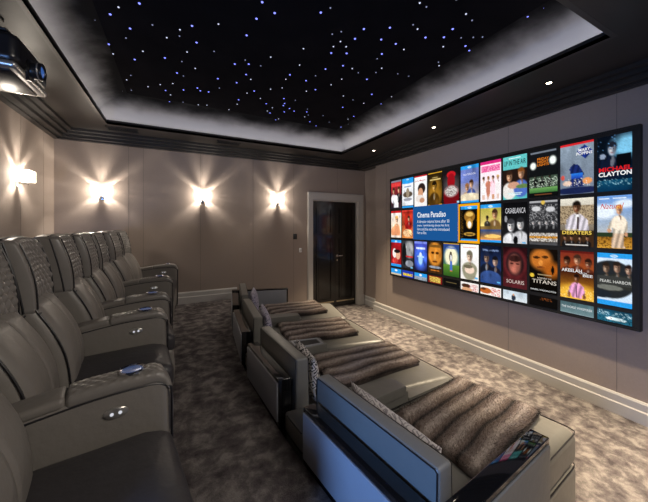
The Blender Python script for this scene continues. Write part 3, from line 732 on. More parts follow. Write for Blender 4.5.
# ------------------------------------------------------------------ fur throws: folded, ridged, with short hair
def throw(corners, label, seed, z0=ZSEAT + .026):
    rr = random.Random(seed)
    cn, cf, fn_, ff = corners                            # back-near, back-far, front-near, front-far
    nu, nv = 90, 64; vs = []; cols = []; fs = []
    ph = rr.uniform(0, 6)
    def hgt(u, v):
        e = min(u, 1 - u, v * .75, (1 - v) * .75)
        edge = min(1, max(0, e / .05)) ** .5
        ridge = abs(math.sin(math.pi * (v * 4 + .02 * math.sin(u * 9 + ph))))
        return edge * (.030 + .014 * ridge + .004 * math.sin(u * 13 + v * 7 + ph))
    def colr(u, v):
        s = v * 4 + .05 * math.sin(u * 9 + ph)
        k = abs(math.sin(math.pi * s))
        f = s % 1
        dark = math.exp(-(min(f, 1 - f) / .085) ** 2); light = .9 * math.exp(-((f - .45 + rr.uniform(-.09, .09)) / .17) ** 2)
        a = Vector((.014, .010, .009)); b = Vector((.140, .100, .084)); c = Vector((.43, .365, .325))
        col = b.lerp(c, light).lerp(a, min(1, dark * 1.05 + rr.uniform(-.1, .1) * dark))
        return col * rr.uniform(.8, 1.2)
    def pos(u, v, h):
        wob = .010 * math.sin(v * 11 + ph) * (1 if u > .5 else -1) * abs(2 * u - 1) ** 3
        wv = .008 * math.sin(u * 8 + ph) * (2 * v - 1)
        uu, vv = u + wob, v + wv
        x = (cn[0] * (1 - vv) + cf[0] * vv) * (1 - uu) + (fn_[0] * (1 - vv) + ff[0] * vv) * uu
        y = (cn[1] * (1 - vv) + cf[1] * vv) * (1 - uu) + (fn_[1] * (1 - vv) + ff[1] * vv) * uu
        return (x, y, z0 + h)
    for i in range(nu + 1):
        for j in range(nv + 1):
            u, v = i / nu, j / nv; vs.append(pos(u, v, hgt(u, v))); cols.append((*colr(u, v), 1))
    for i in range(nu):
        for j in range(nv):
            a = i * (nv + 1) + j; fs.append((a, a + nv + 1, a + nv + 2, a + 1))
    # underside skirt
    b0 = len(vs); ring = [(i, 0) for i in range(nu)] + [(nu, j) for j in range(nv)] + [(i, nv) for i in range(nu, 0, -1)] + [(0, j) for j in range(nv, 0, -1)]
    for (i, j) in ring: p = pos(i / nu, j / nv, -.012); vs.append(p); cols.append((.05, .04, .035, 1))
    for k in range(len(ring)):
        a = ring[k]; b = ring[(k + 1) % len(ring)]
        fs.append((a[0] * (nv + 1) + a[1], b0 + k, b0 + (k + 1) % len(ring), b[0] * (nv + 1) + b[1]))
    for q in range(17000):
        u, v = rr.random(), rr.random()
        if q % 6 == 0:
            if rr.random() < .5: u = rr.choice((0.003, .997))
            else: v = rr.choice((.003, .997))
        h = hgt(u, v); p = Vector(pos(u, v, h - .002 if h > .02 else h * .5 + rr.uniform(0, .02)))
        L = rr.uniform(.010, .019); du = .25 if u > .5 else -.25
        side = (1 if v > .9 else -1 if v < .1 else 0); sx = (1 if u > .94 else -1 if u < .06 else 0)
        d = Vector((.55 + .7 * sx + rr.uniform(-.5, .5), .9 * side + rr.uniform(-.5, .5), rr.uniform(.35, 1.0))).normalized() * L
        s_ = d.cross(Vector((rr.uniform(-1, 1), rr.uniform(-1, 1), rr.uniform(-1, 1)))).normalized() * .0011
        c0 = colr(u, v); k = len(vs)
        vs += [tuple(p - s_), tuple(p + s_), tuple(p + d)]; cols += [(*(c0 * .7), 1)] * 2 + [(*(c0 * 1.35), 1)]; fs.append((k, k + 1, k + 2))
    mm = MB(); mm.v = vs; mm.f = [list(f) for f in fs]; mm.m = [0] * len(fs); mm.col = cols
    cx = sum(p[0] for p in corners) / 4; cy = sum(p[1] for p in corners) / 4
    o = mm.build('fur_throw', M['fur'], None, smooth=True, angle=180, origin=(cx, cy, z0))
    return tag(o, label, 'blanket', 'folded fur throws')
throw(((1.184, .80), (1.123, 1.314), (1.912, .942), (1.818, 1.42)), 'folded brown striped fur throw on the nearest chaise lounge', 1)
throw(((.947, 1.70), (.991, 2.215), (1.757, 1.735), (1.78, 2.165)), 'folded brown striped fur throw on the second chaise lounge from the camera', 2)
throw(((.95, 2.575), (1.004, 3.13), (1.665, 2.495), (1.756, 2.985)), 'folded brown striped fur throw on the third chaise lounge from the camera', 3)
throw(((1.05, 3.36), (1.047, 3.93), (1.739, 3.325), (1.814, 3.845)), 'folded brown striped fur throw on the farthest chaise lounge', 4)

# ------------------------------------------------------------------ screen
SK_ = .983
def zk(z): return EYE + (z - EYE) * SK_
SY0, SY1, SZ0, SZ1 = 4.016 * SK_, .921 * SK_, zk(.737), zk(2.440)
scr = empty('wall_screen', (XR, (SY0 + SY1) / 2, (SZ0 + SZ1) / 2), 0, 'huge wide wall screen showing rows of lit film cover tiles', 'screen')
SO = scr.location.copy()
def sl(p): return (p[0] - SO.x, p[1] - SO.y, p[2] - SO.z)
m = MB(); b = .014
for (y0, y1, z0, z1) in ((SY1, SY0, SZ1 - b, SZ1), (SY1, SY0, SZ0, SZ0 + b), (SY1, SY1 + b, SZ0 + b, SZ1 - b), (SY0 - b, SY0, SZ0 + b, SZ1 - b)): m.box(XR - .062, XR - .004, y0, y1, z0, z1, fn=sl)
m.build('frame', M['bezel'], scr, smooth=False)
m = MB(); m.box(XR - .056, XR - .004, SY1 + b, SY0 - b, SZ0 + b, SZ1 - b, fn=sl); m.build('display', M['display'], scr, smooth=False)
XS = XR - .0575
ROWZ = [(2.393, 1.908), (1.868, 1.410), (1.367, .912), (.873, .768)]
ROWZ = [(zk(a), zk(b_)) for a, b_ in ROWZ]
def colY(k): return (3.990 - .28 * k) * SK_, (3.990 - .28 * k - (.255 if k < 10 else .222)) * SK_
def mixc(a, b, t): return tuple(a[i] * (1 - t) + b[i] * t for i in range(3))
def paint(ops, W, H, crop=1.0, seed=0):
    rr = random.Random(seed); out = []
    blob = [(rr.random(), rr.random(), rr.uniform(.03, .12), rr.uniform(-1, 1)) for _ in range(26)]
    for j in range(H + 1):
        for i in range(W + 1):
            x, y = i / W, j / H * crop; c = (10, 10, 12)
            for op in ops:
                k = op[0]
                if k == 'bg': c = mixc(op[1], op[2], min(1, y))
                elif k == 'rect':
                    if op[1] <= x <= op[3] and op[2] <= y <= op[4]: c = op[5]
                elif k == 'grad':
                    if op[1] <= x <= op[3] and op[2] <= y <= op[4]: c = mixc(op[5], op[6], (y - op[2]) / (op[4] - op[2]))
                elif k == 'ell':
                    d = math.hypot((x - op[1]) / op[3], (y - op[2]) / op[4]); s = op[6] if len(op) > 6 else .15
                    t = max(0, min(1, (1 - d) / s + .5)); c = mixc(c, op[5], t)
                elif k == 'bust':                                # plain generic head and shoulders
                    _, cx, cy, s, skin, cloth, hair = op
                    X, Y = (x - cx) / s, (y - cy) / (s * .72)
                    def e(ex, ey, rx, ry, cc, sf=.3):
                        d = math.hypot((X - ex) / rx, (Y - ey) / ry); return mixc(c, cc, max(0, min(1, (1 - d) / sf + .5)))
                    c = e(0, 2.0, 1.25, 1.15, cloth, .2); c = e(.12, 1.25, .22, .5, mixc(skin, (0, 0, 0), .4)); c = e(.05, -.18, .56, .62, hair)
                    c = e(0, .1, .44, .62, skin, .25); c = e(.26, .12, .22, .5, mixc(skin, (0, 0, 0), .45), .9); c = e(-.14, .22, .14, .24, mixc(skin, (255, 235, 205), .4), .9)
                    for q in (-.17, .17): c = e(q, .0, .10, .07, mixc(skin, (0, 0, 0), .7), .6)
                    c = e(.0, .42, .14, .05, mixc(skin, (110, 20, 20), .6), .6); c = e(-.02, -.42, .50, .26, hair, .3); c = e(0, 1.45, .16, .45, mixc(cloth, (255, 255, 255), .35), .4)
                elif k == 'poly':
                    ins = False; pts = op[1]
                    for a_ in range(len(pts)):
                        (xa, ya), (xb, yb) = pts[a_], pts[a_ - 1]
                        if (ya > y) != (yb > y) and x < (xb - xa) * (y - ya) / (yb - ya) + xa: ins = not ins
                    if ins: c = mixc(op[2], (0, 0, 0), .35 * abs(math.sin(x * 19 + y * 7)) ** 3)
                elif k == 'mott':
                    v = sum(q[3] * math.exp(-((x - q[0]) ** 2 + (y - q[1]) ** 2) / q[2] ** 2) for q in blob); c = tuple(max(0, min(255, p * (1 + op[1] * v))) for p in c)
                elif k == 'spk':
                    if op[1] <= x <= op[3] and op[2] <= y <= op[4] and rr.random() < op[5]: c = mixc(c, op[6], rr.uniform(.4, 1))
            g_ = 1 + rr.uniform(-.06, .06); c = tuple(min(255, p * g_) for p in c)
            out.append((lin(c[0]), lin(c[1]), lin(c[2]), 1))
    return out
texts = []
def text(parent, s, y, z, wid, hgt, col, bold=.0, name='title_text', align='CENTER', shear=0, dx=-.0025):
    cu = bpy.data.curves.new(name, 'FONT'); cu.body = s; cu.align_x = align; cu.align_y = 'CENTER'; cu.offset = bold; cu.shear = shear; cu.resolution_u = 3
    key = 'txt%d_%d_%d' % col
    if key not in M: M[key] = emis('letter_colour', rgb(*col), 1.0)
    cu.materials.append(M[key])
    o = bpy.data.objects.new(name, cu); COL.objects.link(o); o.parent = parent
    o.matrix_local = Matrix(((0, 0, -1, dx), (-1, 0, 0, y), (0, 1, 0, z), (0, 0, 0, 1)))
    texts.append((o, wid, hgt)); return o
def tile(r, k, ops, titles=(), lab=None):
    y0, y1 = colY(k); z1, z0 = ROWZ[r]
    fh = .465 * SK_; crop = (z1 - z0) / fh if r == 3 else 1.0; W = int(34 * (y0 - y1) / .25); H = max(8, int(58 * crop))
    cx, cz = (y0 + y1) / 2, (z0 + z1) / 2
    mm = MB(); vs = [(0, y0 - cx + (y1 - y0) * i / W, z1 - cz + (z0 - z1) * j / H) for j in range(H + 1) for i in range(W + 1)]
    fs = [(j * (W + 1) + i, (j + 1) * (W + 1) + i, (j + 1) * (W + 1) + i + 1, j * (W + 1) + i + 1) for j in range(H) for i in range(W)]
    mm.add(vs, fs); mm.col = paint(ops, W, H, crop, r * 20 + k)
    o = mm.build('film_tile', M['poster'], scr, smooth=False, label=lab)
    o.location = (XS - .001 - SO.x, cx - SO.y, cz - SO.z)
    full = .255 * SK_
    for t in titles:
        s, tx, ty, tw, th, col = t[:6]; kw = t[6] if len(t) > 6 else {}
        text(o, s, (y0 - tx * full) - cx, (z1 - ty * fh) - cz, tw * full, th * fh, col, **kw)
    return o
WH = (245, 245, 245); BLU = (40, 150, 225); SK = (205, 150, 115); DK = (14, 14, 16); BR = (60, 38, 25)
band = [('rect', 0, 0, 1, .10, BLU), ('ell', .5, .052, .11, .022, (225, 240, 250), .4), ('ell', .5, .052, .05, .010, BLU, .4)]
foot = [('rect', 0, .94, 1, 1, BLU)]
B = {'bold': .02}
# first row
tile(0, 0, [('bg', (190, 40, 45), (35, 35, 45)), ('rect', 0, 0, 1, .06, (120, 120, 135)), ('rect', .05, .10, .95, .22, (215, 60, 60)), ('bust', .25, .36, .2, SK, (235, 235, 240), BR), ('bust', .76, .34, .2, SK, (25, 25, 30), BR), ('ell', .5, .68, .2, .16, WH), ('rect', .28, .78, .72, .95, (225, 225, 230)), ('mott', .3)])
tile(0, 1, band + [('rect', 0, .10, 1, .93, (232, 234, 238)), ('ell', .5, .13, .6, .06, BLU), ('rect', .2, .27, .8, .31, (120, 140, 180)), ('ell', .5, .55, .42, .10, (95, 80, 65)), ('ell', .5, .50, .15, .16, (150, 135, 115)), ('ell', .5, .72, .38, .05, (150, 150, 160)), ('mott', .15)] + foot)
tile(0, 2, [('bg', WH, (235, 232, 230)), ('rect', 0, 0, 1, .04, (190, 30, 40)), ('ell', .58, .42, .30, .17, (45, 32, 30)), ('ell', .50, .56, .20, .16, SK), ('ell', .45, .74, .34, .12, (225, 215, 208)), ('ell', .62, .80, .2, .08, (190, 140, 110))], [('Jerry Maguire', .5, .17, .84, .075, (190, 35, 45), {'bold': .01})])
tile(0, 3, [('bg', (40, 30, 12), (25, 18, 6)), ('rect', 0, 0, 1, .03, (200, 150, 40)), ('rect', 0, .96, 1, 1, (170, 125, 30)), ('ell', .5, .6, .5, .42, (150, 105, 30), .6), ('bust', .45, .42, .30, (200, 145, 50), (75, 50, 15), (30, 20, 8)), ('rect', .12, .20, .9, .235, (215, 190, 120)), ('rect', .3, .14, .7, .16, (190, 170, 110)), ('mott', .3)])
tile(0, 4, [('bg', (20, 20, 22), (50, 12, 14)), ('ell', .5, .5, .52, .3, (70, 70, 72), .9), ('ell', .5, .16, .28, .10, (190, 25, 35)), ('ell', .5, .34, .24, .22, (150, 16, 26)), ('ell', .5, .80, .50, .36, (110, 12, 20)), ('ell', .5, .63, .42, .16, (205, 200, 196), .4), ('spk', .12, .5, .88, .75, .35, (60, 20, 22)), ('rect', .86, .92, 1, .98, (160, 210, 240))])
tile(0, 5, band + [('rect', 0, .10, 1, .94, (105, 120, 185)), ('grad', 0, .45, 1, .94, (120, 130, 185), (205, 185, 160)), ('bust', .36, .58, .20, SK, (190, 150, 110), (150, 100, 60)), ('bust', .60, .50, .20, (215, 165, 130), (60, 80, 140), BR), ('ell', .5, .86, .6, .12, (220, 205, 175)), ('mott', .2)] + foot, [('NOTEBOOK', .5, .25, .7, .05, (235, 235, 245))])
tile(0, 6, [('bg', (250, 225, 235), (240, 235, 238)), ('rect', 0, 0, 1, .07, (210, 40, 120)), ('rect', .05, .12, .95, .26, (225, 90, 150)), ('spk', .05, .12, .95, .26, .3, (250, 190, 215))] + [('bust', x, .43, .105, SK, c, h) for x, c, h in ((.16, (235, 230, 232), BR), (.39, (205, 120, 90), (150, 90, 40)), (.62, (240, 190, 205), (60, 30, 20)), (.85, (245, 240, 240), (200, 160, 90)))] + [('ell', x, .72, .10, .18, c) for x, c in ((.16, (240, 238, 238)), (.39, (190, 120, 100)), (.62, (245, 215, 225)), (.85, (235, 230, 230)))] + [('rect', x - .02, .84, x + .02, .95, SK) for x in (.13, .2, .36, .42, .6, .66, .83, .89)])
tile(0, 7, [('bg', (95, 190, 190), (85, 180, 180)), ('rect', 0, .30, 1, .78, (35, 22, 18)), ('bust', .27, .46, .24, SK, (225, 220, 215), (50, 30, 22)), ('bust', .76, .42, .24, SK, (75, 105, 185), (120, 70, 30)), ('ell', .45, .68, .25, .08, (200, 150, 125)), ('ell', .85, .72, .3, .05, (95, 125, 70)), ('rect', .25, .88, .75, .90, (225, 245, 245)), ('rect', .2, .85, .8, .865, (205, 235, 235)), ('rect', .25, .045, .75, .065, (220, 245, 245))], [('UP IN THE AIR', .5, .17, .92, .12, (20, 35, 40), {'bold': .01})])
tile(0, 8, [('bg', (20, 22, 26), (12, 14, 14)), ('rect', .03, .02, .97, .06, (110, 118, 130)), ('rect', .15, .09, .85, .10, (110, 110, 115)), ('ell', .14, .32, .11, .08, (240, 248, 240), .5), ('ell', .84, .25, .12, .09, (240, 248, 240), .5), ('rect', 0, .56, 1, .88, (60, 75, 62))] + [('bust', x, .56, .085, (25, 30, 28), (15, 18, 16), (20, 22, 22)) for x in (.22, .47, .73)] + [('ell', x, .80, .055, .13, (12, 14, 13)) for x in (.22, .47, .73)] + [('spk', 0, .6, 1, .82, .25, (210, 225, 205)), ('grad', 0, .80, 1, .90, (110, 160, 90), (60, 110, 55)), ('rect', .2, .94, .8, .955, (120, 70, 40))],
     [('FRIDAY', .5, .20, .42, .055, (225, 125, 30), B), ('NIGHT', .5, .265, .40, .055, (225, 125, 30), B), ('LIGHTS', .5, .33, .42, .055, (225, 125, 30), B)])
tile(0, 9, [('bg', (130, 145, 160), (110, 122, 140)), ('rect', 0, 0, 1, .045, (205, 35, 40)), ('ell', .5, .93, .7, .07, (25, 35, 75)), ('poly', [(.30, .86), (.34, .62), (.28, .50), (.40, .40), (.58, .44), (.72, .62), (.66, .72), (.74, .86)], (26, 42, 105)), ('grad', .34, .60, .68, .70, (40, 120, 220), (28, 60, 160)), ('poly', [(.50, .17), (.74, .06), (.98, .20), (.76, .34)], (28, 52, 140)), ('ell', .22, .78, .14, .05, (220, 190, 170)), ('ell', .82, .76, .14, .06, (225, 150, 90)), ('ell', .08, .66, .06, .05, (200, 80, 70)), ('spk', .1, .7, .95, .85, .12, (235, 230, 225)), ('mott', .12)], [('MARY', .73, .17, .34, .06, WH, B), ('POPPINS', .73, .24, .46, .06, WH, B)], lab='grey blue film cover tile with a red strip')
tile(0, 10, [('bg', (8, 14, 24), (6, 30, 55)), ('ell', .85, .22, .42, .2, (120, 190, 225), .8), ('poly', [(0, .46), (.2, .36), (.3, .30), (.45, .46), (.7, .42), (.95, .5), (1, .6), (0, .6)], (14, 24, 46)), ('bust', .44, .24, .24, (160, 170, 190), (14, 22, 42), (22, 26, 36)), ('rect', .56, .36, .98, .58, (6, 8, 14)), ('ell', .16, .36, .09, .05, (135, 150, 175)), ('spk', .0, .0, .6, .25, .05, (90, 140, 190)), ('grad', 0, .80, 1, 1, (14, 75, 105), (8, 45, 75)), ('spk', 0, .78, 1, .90, .18, (150, 200, 215)), ('mott', .25)], [('MICHAEL', .455, .635, .83, .085, (215, 30, 35), {'bold': .03}), ('CLAYTON', .455, .725, .83, .085, WH, {'bold': .03})])
# second row
tile(1, 0, [('bg', (245, 240, 235), (235, 200, 160)), ('rect', 0, 0, 1, .08, (200, 30, 35)), ('bust', .55, .32, .26, (235, 185, 150), (240, 170, 120), (215, 165, 90)), ('ell', .45, .78, .45, .22, (225, 150, 105)), ('rect', 0, .92, 1, 1, (235, 220, 205)), ('mott', .25)])
tile(1, 1, [('bg', (150, 30, 25), (225, 140, 70)), ('rect', 0, 0, 1, .05, (215, 60, 50)), ('ell', .55, .45, .34, .32, (190, 40, 30)), ('bust', .6, .30, .18, SK, (140, 25, 25), BR), ('ell', .5, .82, .42, .14, (235, 190, 140)), ('spk', 0, .4, 1, .95, .12, (60, 15, 12)), ('mott', .4)])
tile(1, 5, band + [('bg', (12, 10, 8), (14, 11, 9))] + band + [('spk', 0, .14, .12, .92, .3, (120, 85, 20)), ('spk', .88, .14, 1, .92, .3, (120, 85, 20)), ('ell', .5, .30, .30, .16, (150, 105, 40)), ('ell', .5, .24, .2, .06, (225, 185, 95)), ('ell', .5, .50, .18, .15, (190, 140, 60)), ('ell', .5, .53, .10, .10, (245, 240, 225)), ('ell', .5, .80, .32, .05, (190, 145, 60)), ('ell', .5, .80, .22, .02, (30, 20, 10)), ('mott', .3)] + foot)
tile(1, 6, band + [('grad', 0, .10, 1, .60, (175, 165, 70), (225, 200, 120)), ('bust', .70, .26, .24, (195, 140, 95), (120, 90, 50), BR), ('bust', .34, .36, .12, (90, 60, 40), (60, 55, 45), DK), ('rect', 0, .58, 1, .66, (120, 95, 50)), ('grad', 0, .66, 1, .94, (40, 70, 130), (225, 150, 60)), ('ell', .6, .84, .4, .05, (250, 200, 110)), ('mott', .2)] + foot)
tile(1, 7, [('bg', (12, 12, 14), (30, 30, 32)), ('bust', .33, .56, .30, (215, 215, 218), (225, 225, 228), (60, 60, 64)), ('bust', .73, .52, .28, (230, 230, 232), (200, 200, 204), (35, 35, 38)), ('ell', .54, .92, .10, .10, (14, 14, 16)), ('ell', .12, .40, .06, .08, (150, 150, 155)), ('rect', .8, .95, .97, .985, (90, 170, 220)), ('mott', .15)], [('CASABLANCA', .52, .20, .84, .13, (215, 215, 220), {'shear': .1})])
tile(1, 8, [('bg', (45, 45, 48), (75, 75, 78)), ('rect', 0, 0, 1, .05, (165, 165, 168)), ('spk', 0, .1, 1, .55, .4, (170, 170, 172)), ('spk', 0, .1, 1, .55, .35, (20, 20, 22)), ('ell', .5, .04, .07, .05, (215, 180, 80)), ('ell', .25, .18, .16, .06, (200, 200, 202)), ('ell', .76, .2, .16, .06, (195, 195, 198))] + [('bust', x, .48, .12, (195, 195, 198), (30, 30, 32), (40, 40, 42)) for x in (.14, .38, .62, .86)] + [('rect', 0, .74, 1, .92, (205, 200, 195)), ('spk', 0, .72, 1, .95, .4, (60, 45, 30)), ('rect', 0, .80, 1, .86, (215, 150, 50)), ('spk', 0, .80, 1, .86, .3, (60, 40, 15))])
tile(1, 9, [('bg', (225, 220, 205), (60, 45, 30)), ('rect', 0, .14, 1, .55, (170, 150, 120)), ('spk', 0, .15, 1, .55, .35, (80, 65, 50)), ('bust', .50, .18, .22, (120, 76, 50), (225, 216, 226), (25, 18, 14)), ('poly', [(.14, .70), (.20, .44), (.42, .34), (.60, .34), (.82, .44), (.88, .70)], (226, 218, 228)), ('poly', [(.44, .34), (.60, .34), (.55, .62)], (246, 244, 246)), ('poly', [(.50, .38), (.56, .38), (.58, .64), (.52, .66)], (70, 40, 42)), ('rect', 0, .66, 1, .76, (50, 38, 20)), ('rect', 0, .76, 1, 1, (60, 40, 25))] + [('bust', x, .82, .09, (150, 105, 75), (25, 22, 22), DK) for x in (.15, .35, .6, .82)] + [('rect', .15, .955, .85, .975, (225, 220, 215))], [('THE GREAT', .35, .645, .42, .032, (235, 215, 130)), ('DEBATERS', .5, .705, .88, .075, (240, 205, 90), B)])
tile(1, 10, [('bg', (105, 150, 215), (200, 190, 170)), ('ell', .2, .30, .4, .14, (225, 235, 245), .6), ('ell', .8, .16, .3, .08, (215, 228, 242), .6), ('grad', 0, .78, 1, 1, (150, 100, 30), (205, 150, 55)), ('spk', 0, .78, 1, 1, .3, (80, 50, 15)), ('rect', 0, .70, 1, .78, (40, 55, 35)), ('poly', [(.42, .46), (.56, .38), (.78, .40), (.88, .52), (.86, .70), (.78, .70), (.76, .60), (.76, .74), (.46, .74), (.48, .60), (.38, .66), (.30, .62)], (240, 226, 205)), ('poly', [(.46, .72), (.76, .72), (.80, 1), (.42, 1)], (226, 196, 168)), ('ell', .84, .73, .05, .04, SK), ('ell', .36, .66, .06, .035, SK), ('bust', .64, .27, .17, SK, (240, 226, 205), (215, 160, 80)), ('rect', .05, .05, .35, .065, (230, 240, 250)), ('rect', .48, .05, .85, .065, (230, 240, 250))], [('Natural', .36, .20, .60, .10, (200, 45, 50), {'shear': .35})])
# third row
tile(2, 0, band + [('rect', 0, .10, 1, .90, (150, 25, 30)), ('ell', .35, .5, .2, .18, (240, 230, 225)), ('ell', .68, .55, .22, .18, (225, 170, 140)), ('ell', .6, .42, .3, .07, (30, 20, 20)), ('ell', .4, .78, .3, .1, (200, 60, 55)), ('mott', .3)] + [('rect', 0, .9, 1, 1, BLU)], [])
tile(2, 1, [('bg', (50, 50, 55), (40, 40, 44)), ('ell', .65, .30, .42, .30, (150, 150, 152), .5), ('ell', .2, .5, .18, .4, (20, 20, 22)), ('rect', .35, .54, .95, .60, (190, 40, 40)), ('ell', .65, .82, .35, .12, (130, 135, 145)), ('ell', .85, .95, .1, .03, (120, 190, 230)), ('mott', .4)])
tile(2, 2, [('bg', (70, 75, 190), (25, 25, 60)), ('rect', 0, 0, 1, .08, (120, 135, 225)), ('ell', .5, .55, .5, .4, (70, 110, 230), .6), ('ell', .5, .6, .18, .2, (170, 215, 250), .4), ('ell', .5, .45, .09, .08, (225, 235, 250)), ('rect', .12, .20, .88, .26, (200, 210, 245)), ('ell', .35, .52, .14, .03, (190, 220, 250)), ('ell', .65, .52, .14, .03, (190, 220, 250)), ('mott', .3)])
tile(2, 3, [('bg', (45, 30, 16), (60, 40, 20)), ('ell', .5, .38, .48, .40, (205, 130, 45), .3), ('ell', .34, .34, .12, .04, (70, 38, 12)), ('ell', .66, .34, .12, .04, (70, 38, 12)), ('ell', .5, .48, .08, .12, (225, 160, 75)), ('ell', .5, .62, .18, .03, (110, 55, 20)), ('rect', .1, .08, .9, .16, (120, 80, 30)), ('ell', .5, .80, .44, .04, (150, 160, 175)), ('rect', .2, .88, .8, .93, (190, 110, 40)), ('mott', .25)])
tile(2, 4, [('bg', (35, 60, 140), (90, 140, 60)), ('rect', 0, 0, 1, .03, (190, 150, 50)), ('ell', .5, .40, .42, .30, (240, 235, 200), .35), ('grad', 0, .64, 1, 1, (95, 140, 50), (45, 85, 30)), ('ell', .48, .42, .10, .14, (60, 45, 40)), ('ell', .48, .30, .06, .05, (60, 40, 25)), ('ell', .49, .44, .05, .10, (235, 235, 235)), ('rect', .42, .55, .56, .82, (70, 110, 190)), ('rect', .42, .82, .58, .86, (190, 120, 50)), ('rect', .2, .13, .8, .17, (80, 110, 190))])
tile(2, 5, [('bg', (246, 244, 242), (235, 230, 225)), ('ell', .5, .70, .42, .20, (150, 146, 122)), ('bust', .50, .34, .30, (222, 190, 165), (150, 146, 122), (110, 104, 84)), ('ell', .50, .72, .27, .11, (232, 205, 185)), ('ell', .42, .63, .26, .05, (105, 98, 78)), ('ell', .88, .93, .09, .03, (90, 170, 220)), ('rect', .12, .07, .86, .10, (210, 130, 125)), ('mott', .15)])
tile(2, 6, [('bg', (15, 20, 40), (40, 70, 130)), ('bust', .30, .32, .26, (140, 110, 95), (20, 24, 36), (30, 36, 60)), ('bust', .72, .40, .24, (185, 150, 135), (25, 25, 40), (20, 18, 22)), ('ell', .5, .82, .5, .16, (50, 75, 130)), ('rect', .1, .09, .9, .15, (110, 130, 170)), ('spk', .1, .09, .9, .15, .4, (25, 30, 55)), ('ell', .88, .94, .08, .025, (90, 170, 220)), ('mott', .3)])
tile(2, 7, [('bg', (35, 12, 16), (70, 25, 28)), ('ell', .5, .40, .48, .36, (105, 35, 38), .3), ('ell', .5, .40, .38, .30, (45, 25, 28), .3), ('ell', .5, .42, .26, .24, (165, 95, 80), .4), ('ell', .5, .28, .26, .08, (60, 30, 28)), ('ell', .38, .40, .08, .02, (70, 35, 32)), ('ell', .62, .40, .08, .02, (70, 35, 32)), ('rect', 0, .76, 1, 1, (75, 28, 32)), ('rect', .1, .95, .9, .965, (190, 150, 150)), ('mott', .3)], [('SOLARIS', .52, .835, .74, .085, (225, 205, 195))])
tile(2, 8, [('bg', (18, 12, 8), (10, 8, 6)), ('ell', .42, .24, .40, .24, (190, 110, 40), .45), ('ell', .26, .20, .13, .03, (60, 32, 12)), ('ell', .58, .18, .12, .03, (70, 38, 14)), ('ell', .42, .32, .08, .07, (220, 140, 60)), ('ell', .42, .42, .15, .025, (110, 55, 25)), ('ell', .80, .46, .3, .18, (170, 90, 25), .8), ('ell', .84, .46, .05, .10, (15, 10, 8)), ('ell', .10, .62, .08, .045, (225, 190, 60)), ('rect', .3, .58, .8, .60, (170, 150, 110))], [('REMEMBER THE', .55, .655, .5, .03, (215, 205, 190)), ('TITANS', .54, .735, .86, .085, (225, 215, 200)), ('DENZEL WASHINGTON', .5, .92, .9, .032, WH)])
tile(2, 9, [('bg', (120, 40, 30), (205, 130, 35)), ('rect', 0, 0, 1, .05, (90, 25, 20)), ('bust', .20, .22, .19, (120, 70, 45), (90, 40, 25), (35, 18, 12)), ('bust', .52, .18, .20, (190, 130, 95), (90, 40, 25), (60, 38, 28)), ('bust', .84, .24, .18, (140, 85, 60), (90, 40, 25), (40, 22, 16)), ('grad', 0, .43, 1, 1, (60, 25, 15), (220, 150, 35)), ('ell', .5, .90, .6, .2, (235, 180, 60), .6), ('bust', .50, .56, .15, (125, 75, 48), (235, 160, 205), (30, 16, 12)), ('poly', [(.30, .74), (.42, .68), (.58, .68), (.72, .74), (.76, .88), (.68, .88), (.66, .98), (.36, .98), (.34, .88), (.24, .88)], (240, 168, 212)), ('rect', .50, .72, .52, .95, (60, 40, 55)), ('ell', .27, .92, .05, .06, (125, 75, 48)), ('ell', .73, .92, .05, .06, (125, 75, 48)), ('spk', 0, .78, .3, 1, .2, (250, 220, 140)), ('spk', .75, .78, 1, 1, .2, (250, 220, 140))], [('AKEELAH', .36, .405, .62, .065, WH, {'bold': .01}), ('AND THE', .70, .44, .22, .03, WH), ('BEE', .83, .485, .28, .055, (225, 225, 225), B)])
tile(2, 10, [('rect', 0, 0, 1, 1, (205, 222, 240))] + band + [('ell', .40, .50, .72, .36, (35, 38, 42), .06), ('bust', .26, .28, .19, (140, 110, 90), (40, 42, 40), (40, 30, 24)), ('bust', .58, .26, .20, (160, 125, 105), (45, 45, 42), (40, 30, 25)), ('bust', .90, .29, .17, (165, 130, 112), (45, 45, 42), (35, 22, 20)), ('rect', 0, .44, 1, .62, (55, 56, 54)), ('ell', .35, .66, .4, .05, (110, 112, 105)), ('ell', .12, .80, .3, .07, (30, 36, 44)), ('rect', 0, .90, 1, 1, BLU)], [('PEARL HARBOR', .46, .53, .78, .055, (225, 225, 220))])
# fourth row, cut off by the lower edge
tile(3, 0, [('rect', 0, 0, 1, .16, BLU), ('rect', 0, .16, 1, .3, (205, 190, 160)), ('ell', .5, .06, .14, .03, WH)])
tile(3, 1, [('rect', 0, 0, 1, 1, (35, 60, 170)), ('rect', .08, .09, .92, .18, (240, 205, 50)), ('spk', .08, .09, .92, .18, .35, (60, 60, 120))])
tile(3, 2, [('rect', 0, 0, 1, .12, BLU), ('rect', 0, .12, 1, .3, (150, 165, 180)), ('ell', .5, .06, .12, .03, WH), ('spk', 0, .14, 1, .24, .3, (90, 90, 80))])
tile(3, 3, [('rect', 0, 0, 1, 1, (120, 25, 25)), ('rect', .1, .03, .9, .2, (225, 200, 90)), ('spk', .1, .03, .9, .2, .4, (110, 30, 25))])
tile(3, 4, [('rect', 0, 0, 1, 1, (16, 15, 14)), ('rect', .15, .10, .85, .12, (110, 95, 60))])
tile(3, 5, [('rect', 0, 0, 1, 1, (238, 232, 228)), ('ell', .3, .10, .25, .06, (70, 40, 25)), ('spk', .5, .05, .95, .22, .4, (190, 40, 40)), ('ell', .35, .2, .3, .06, (215, 160, 120))])
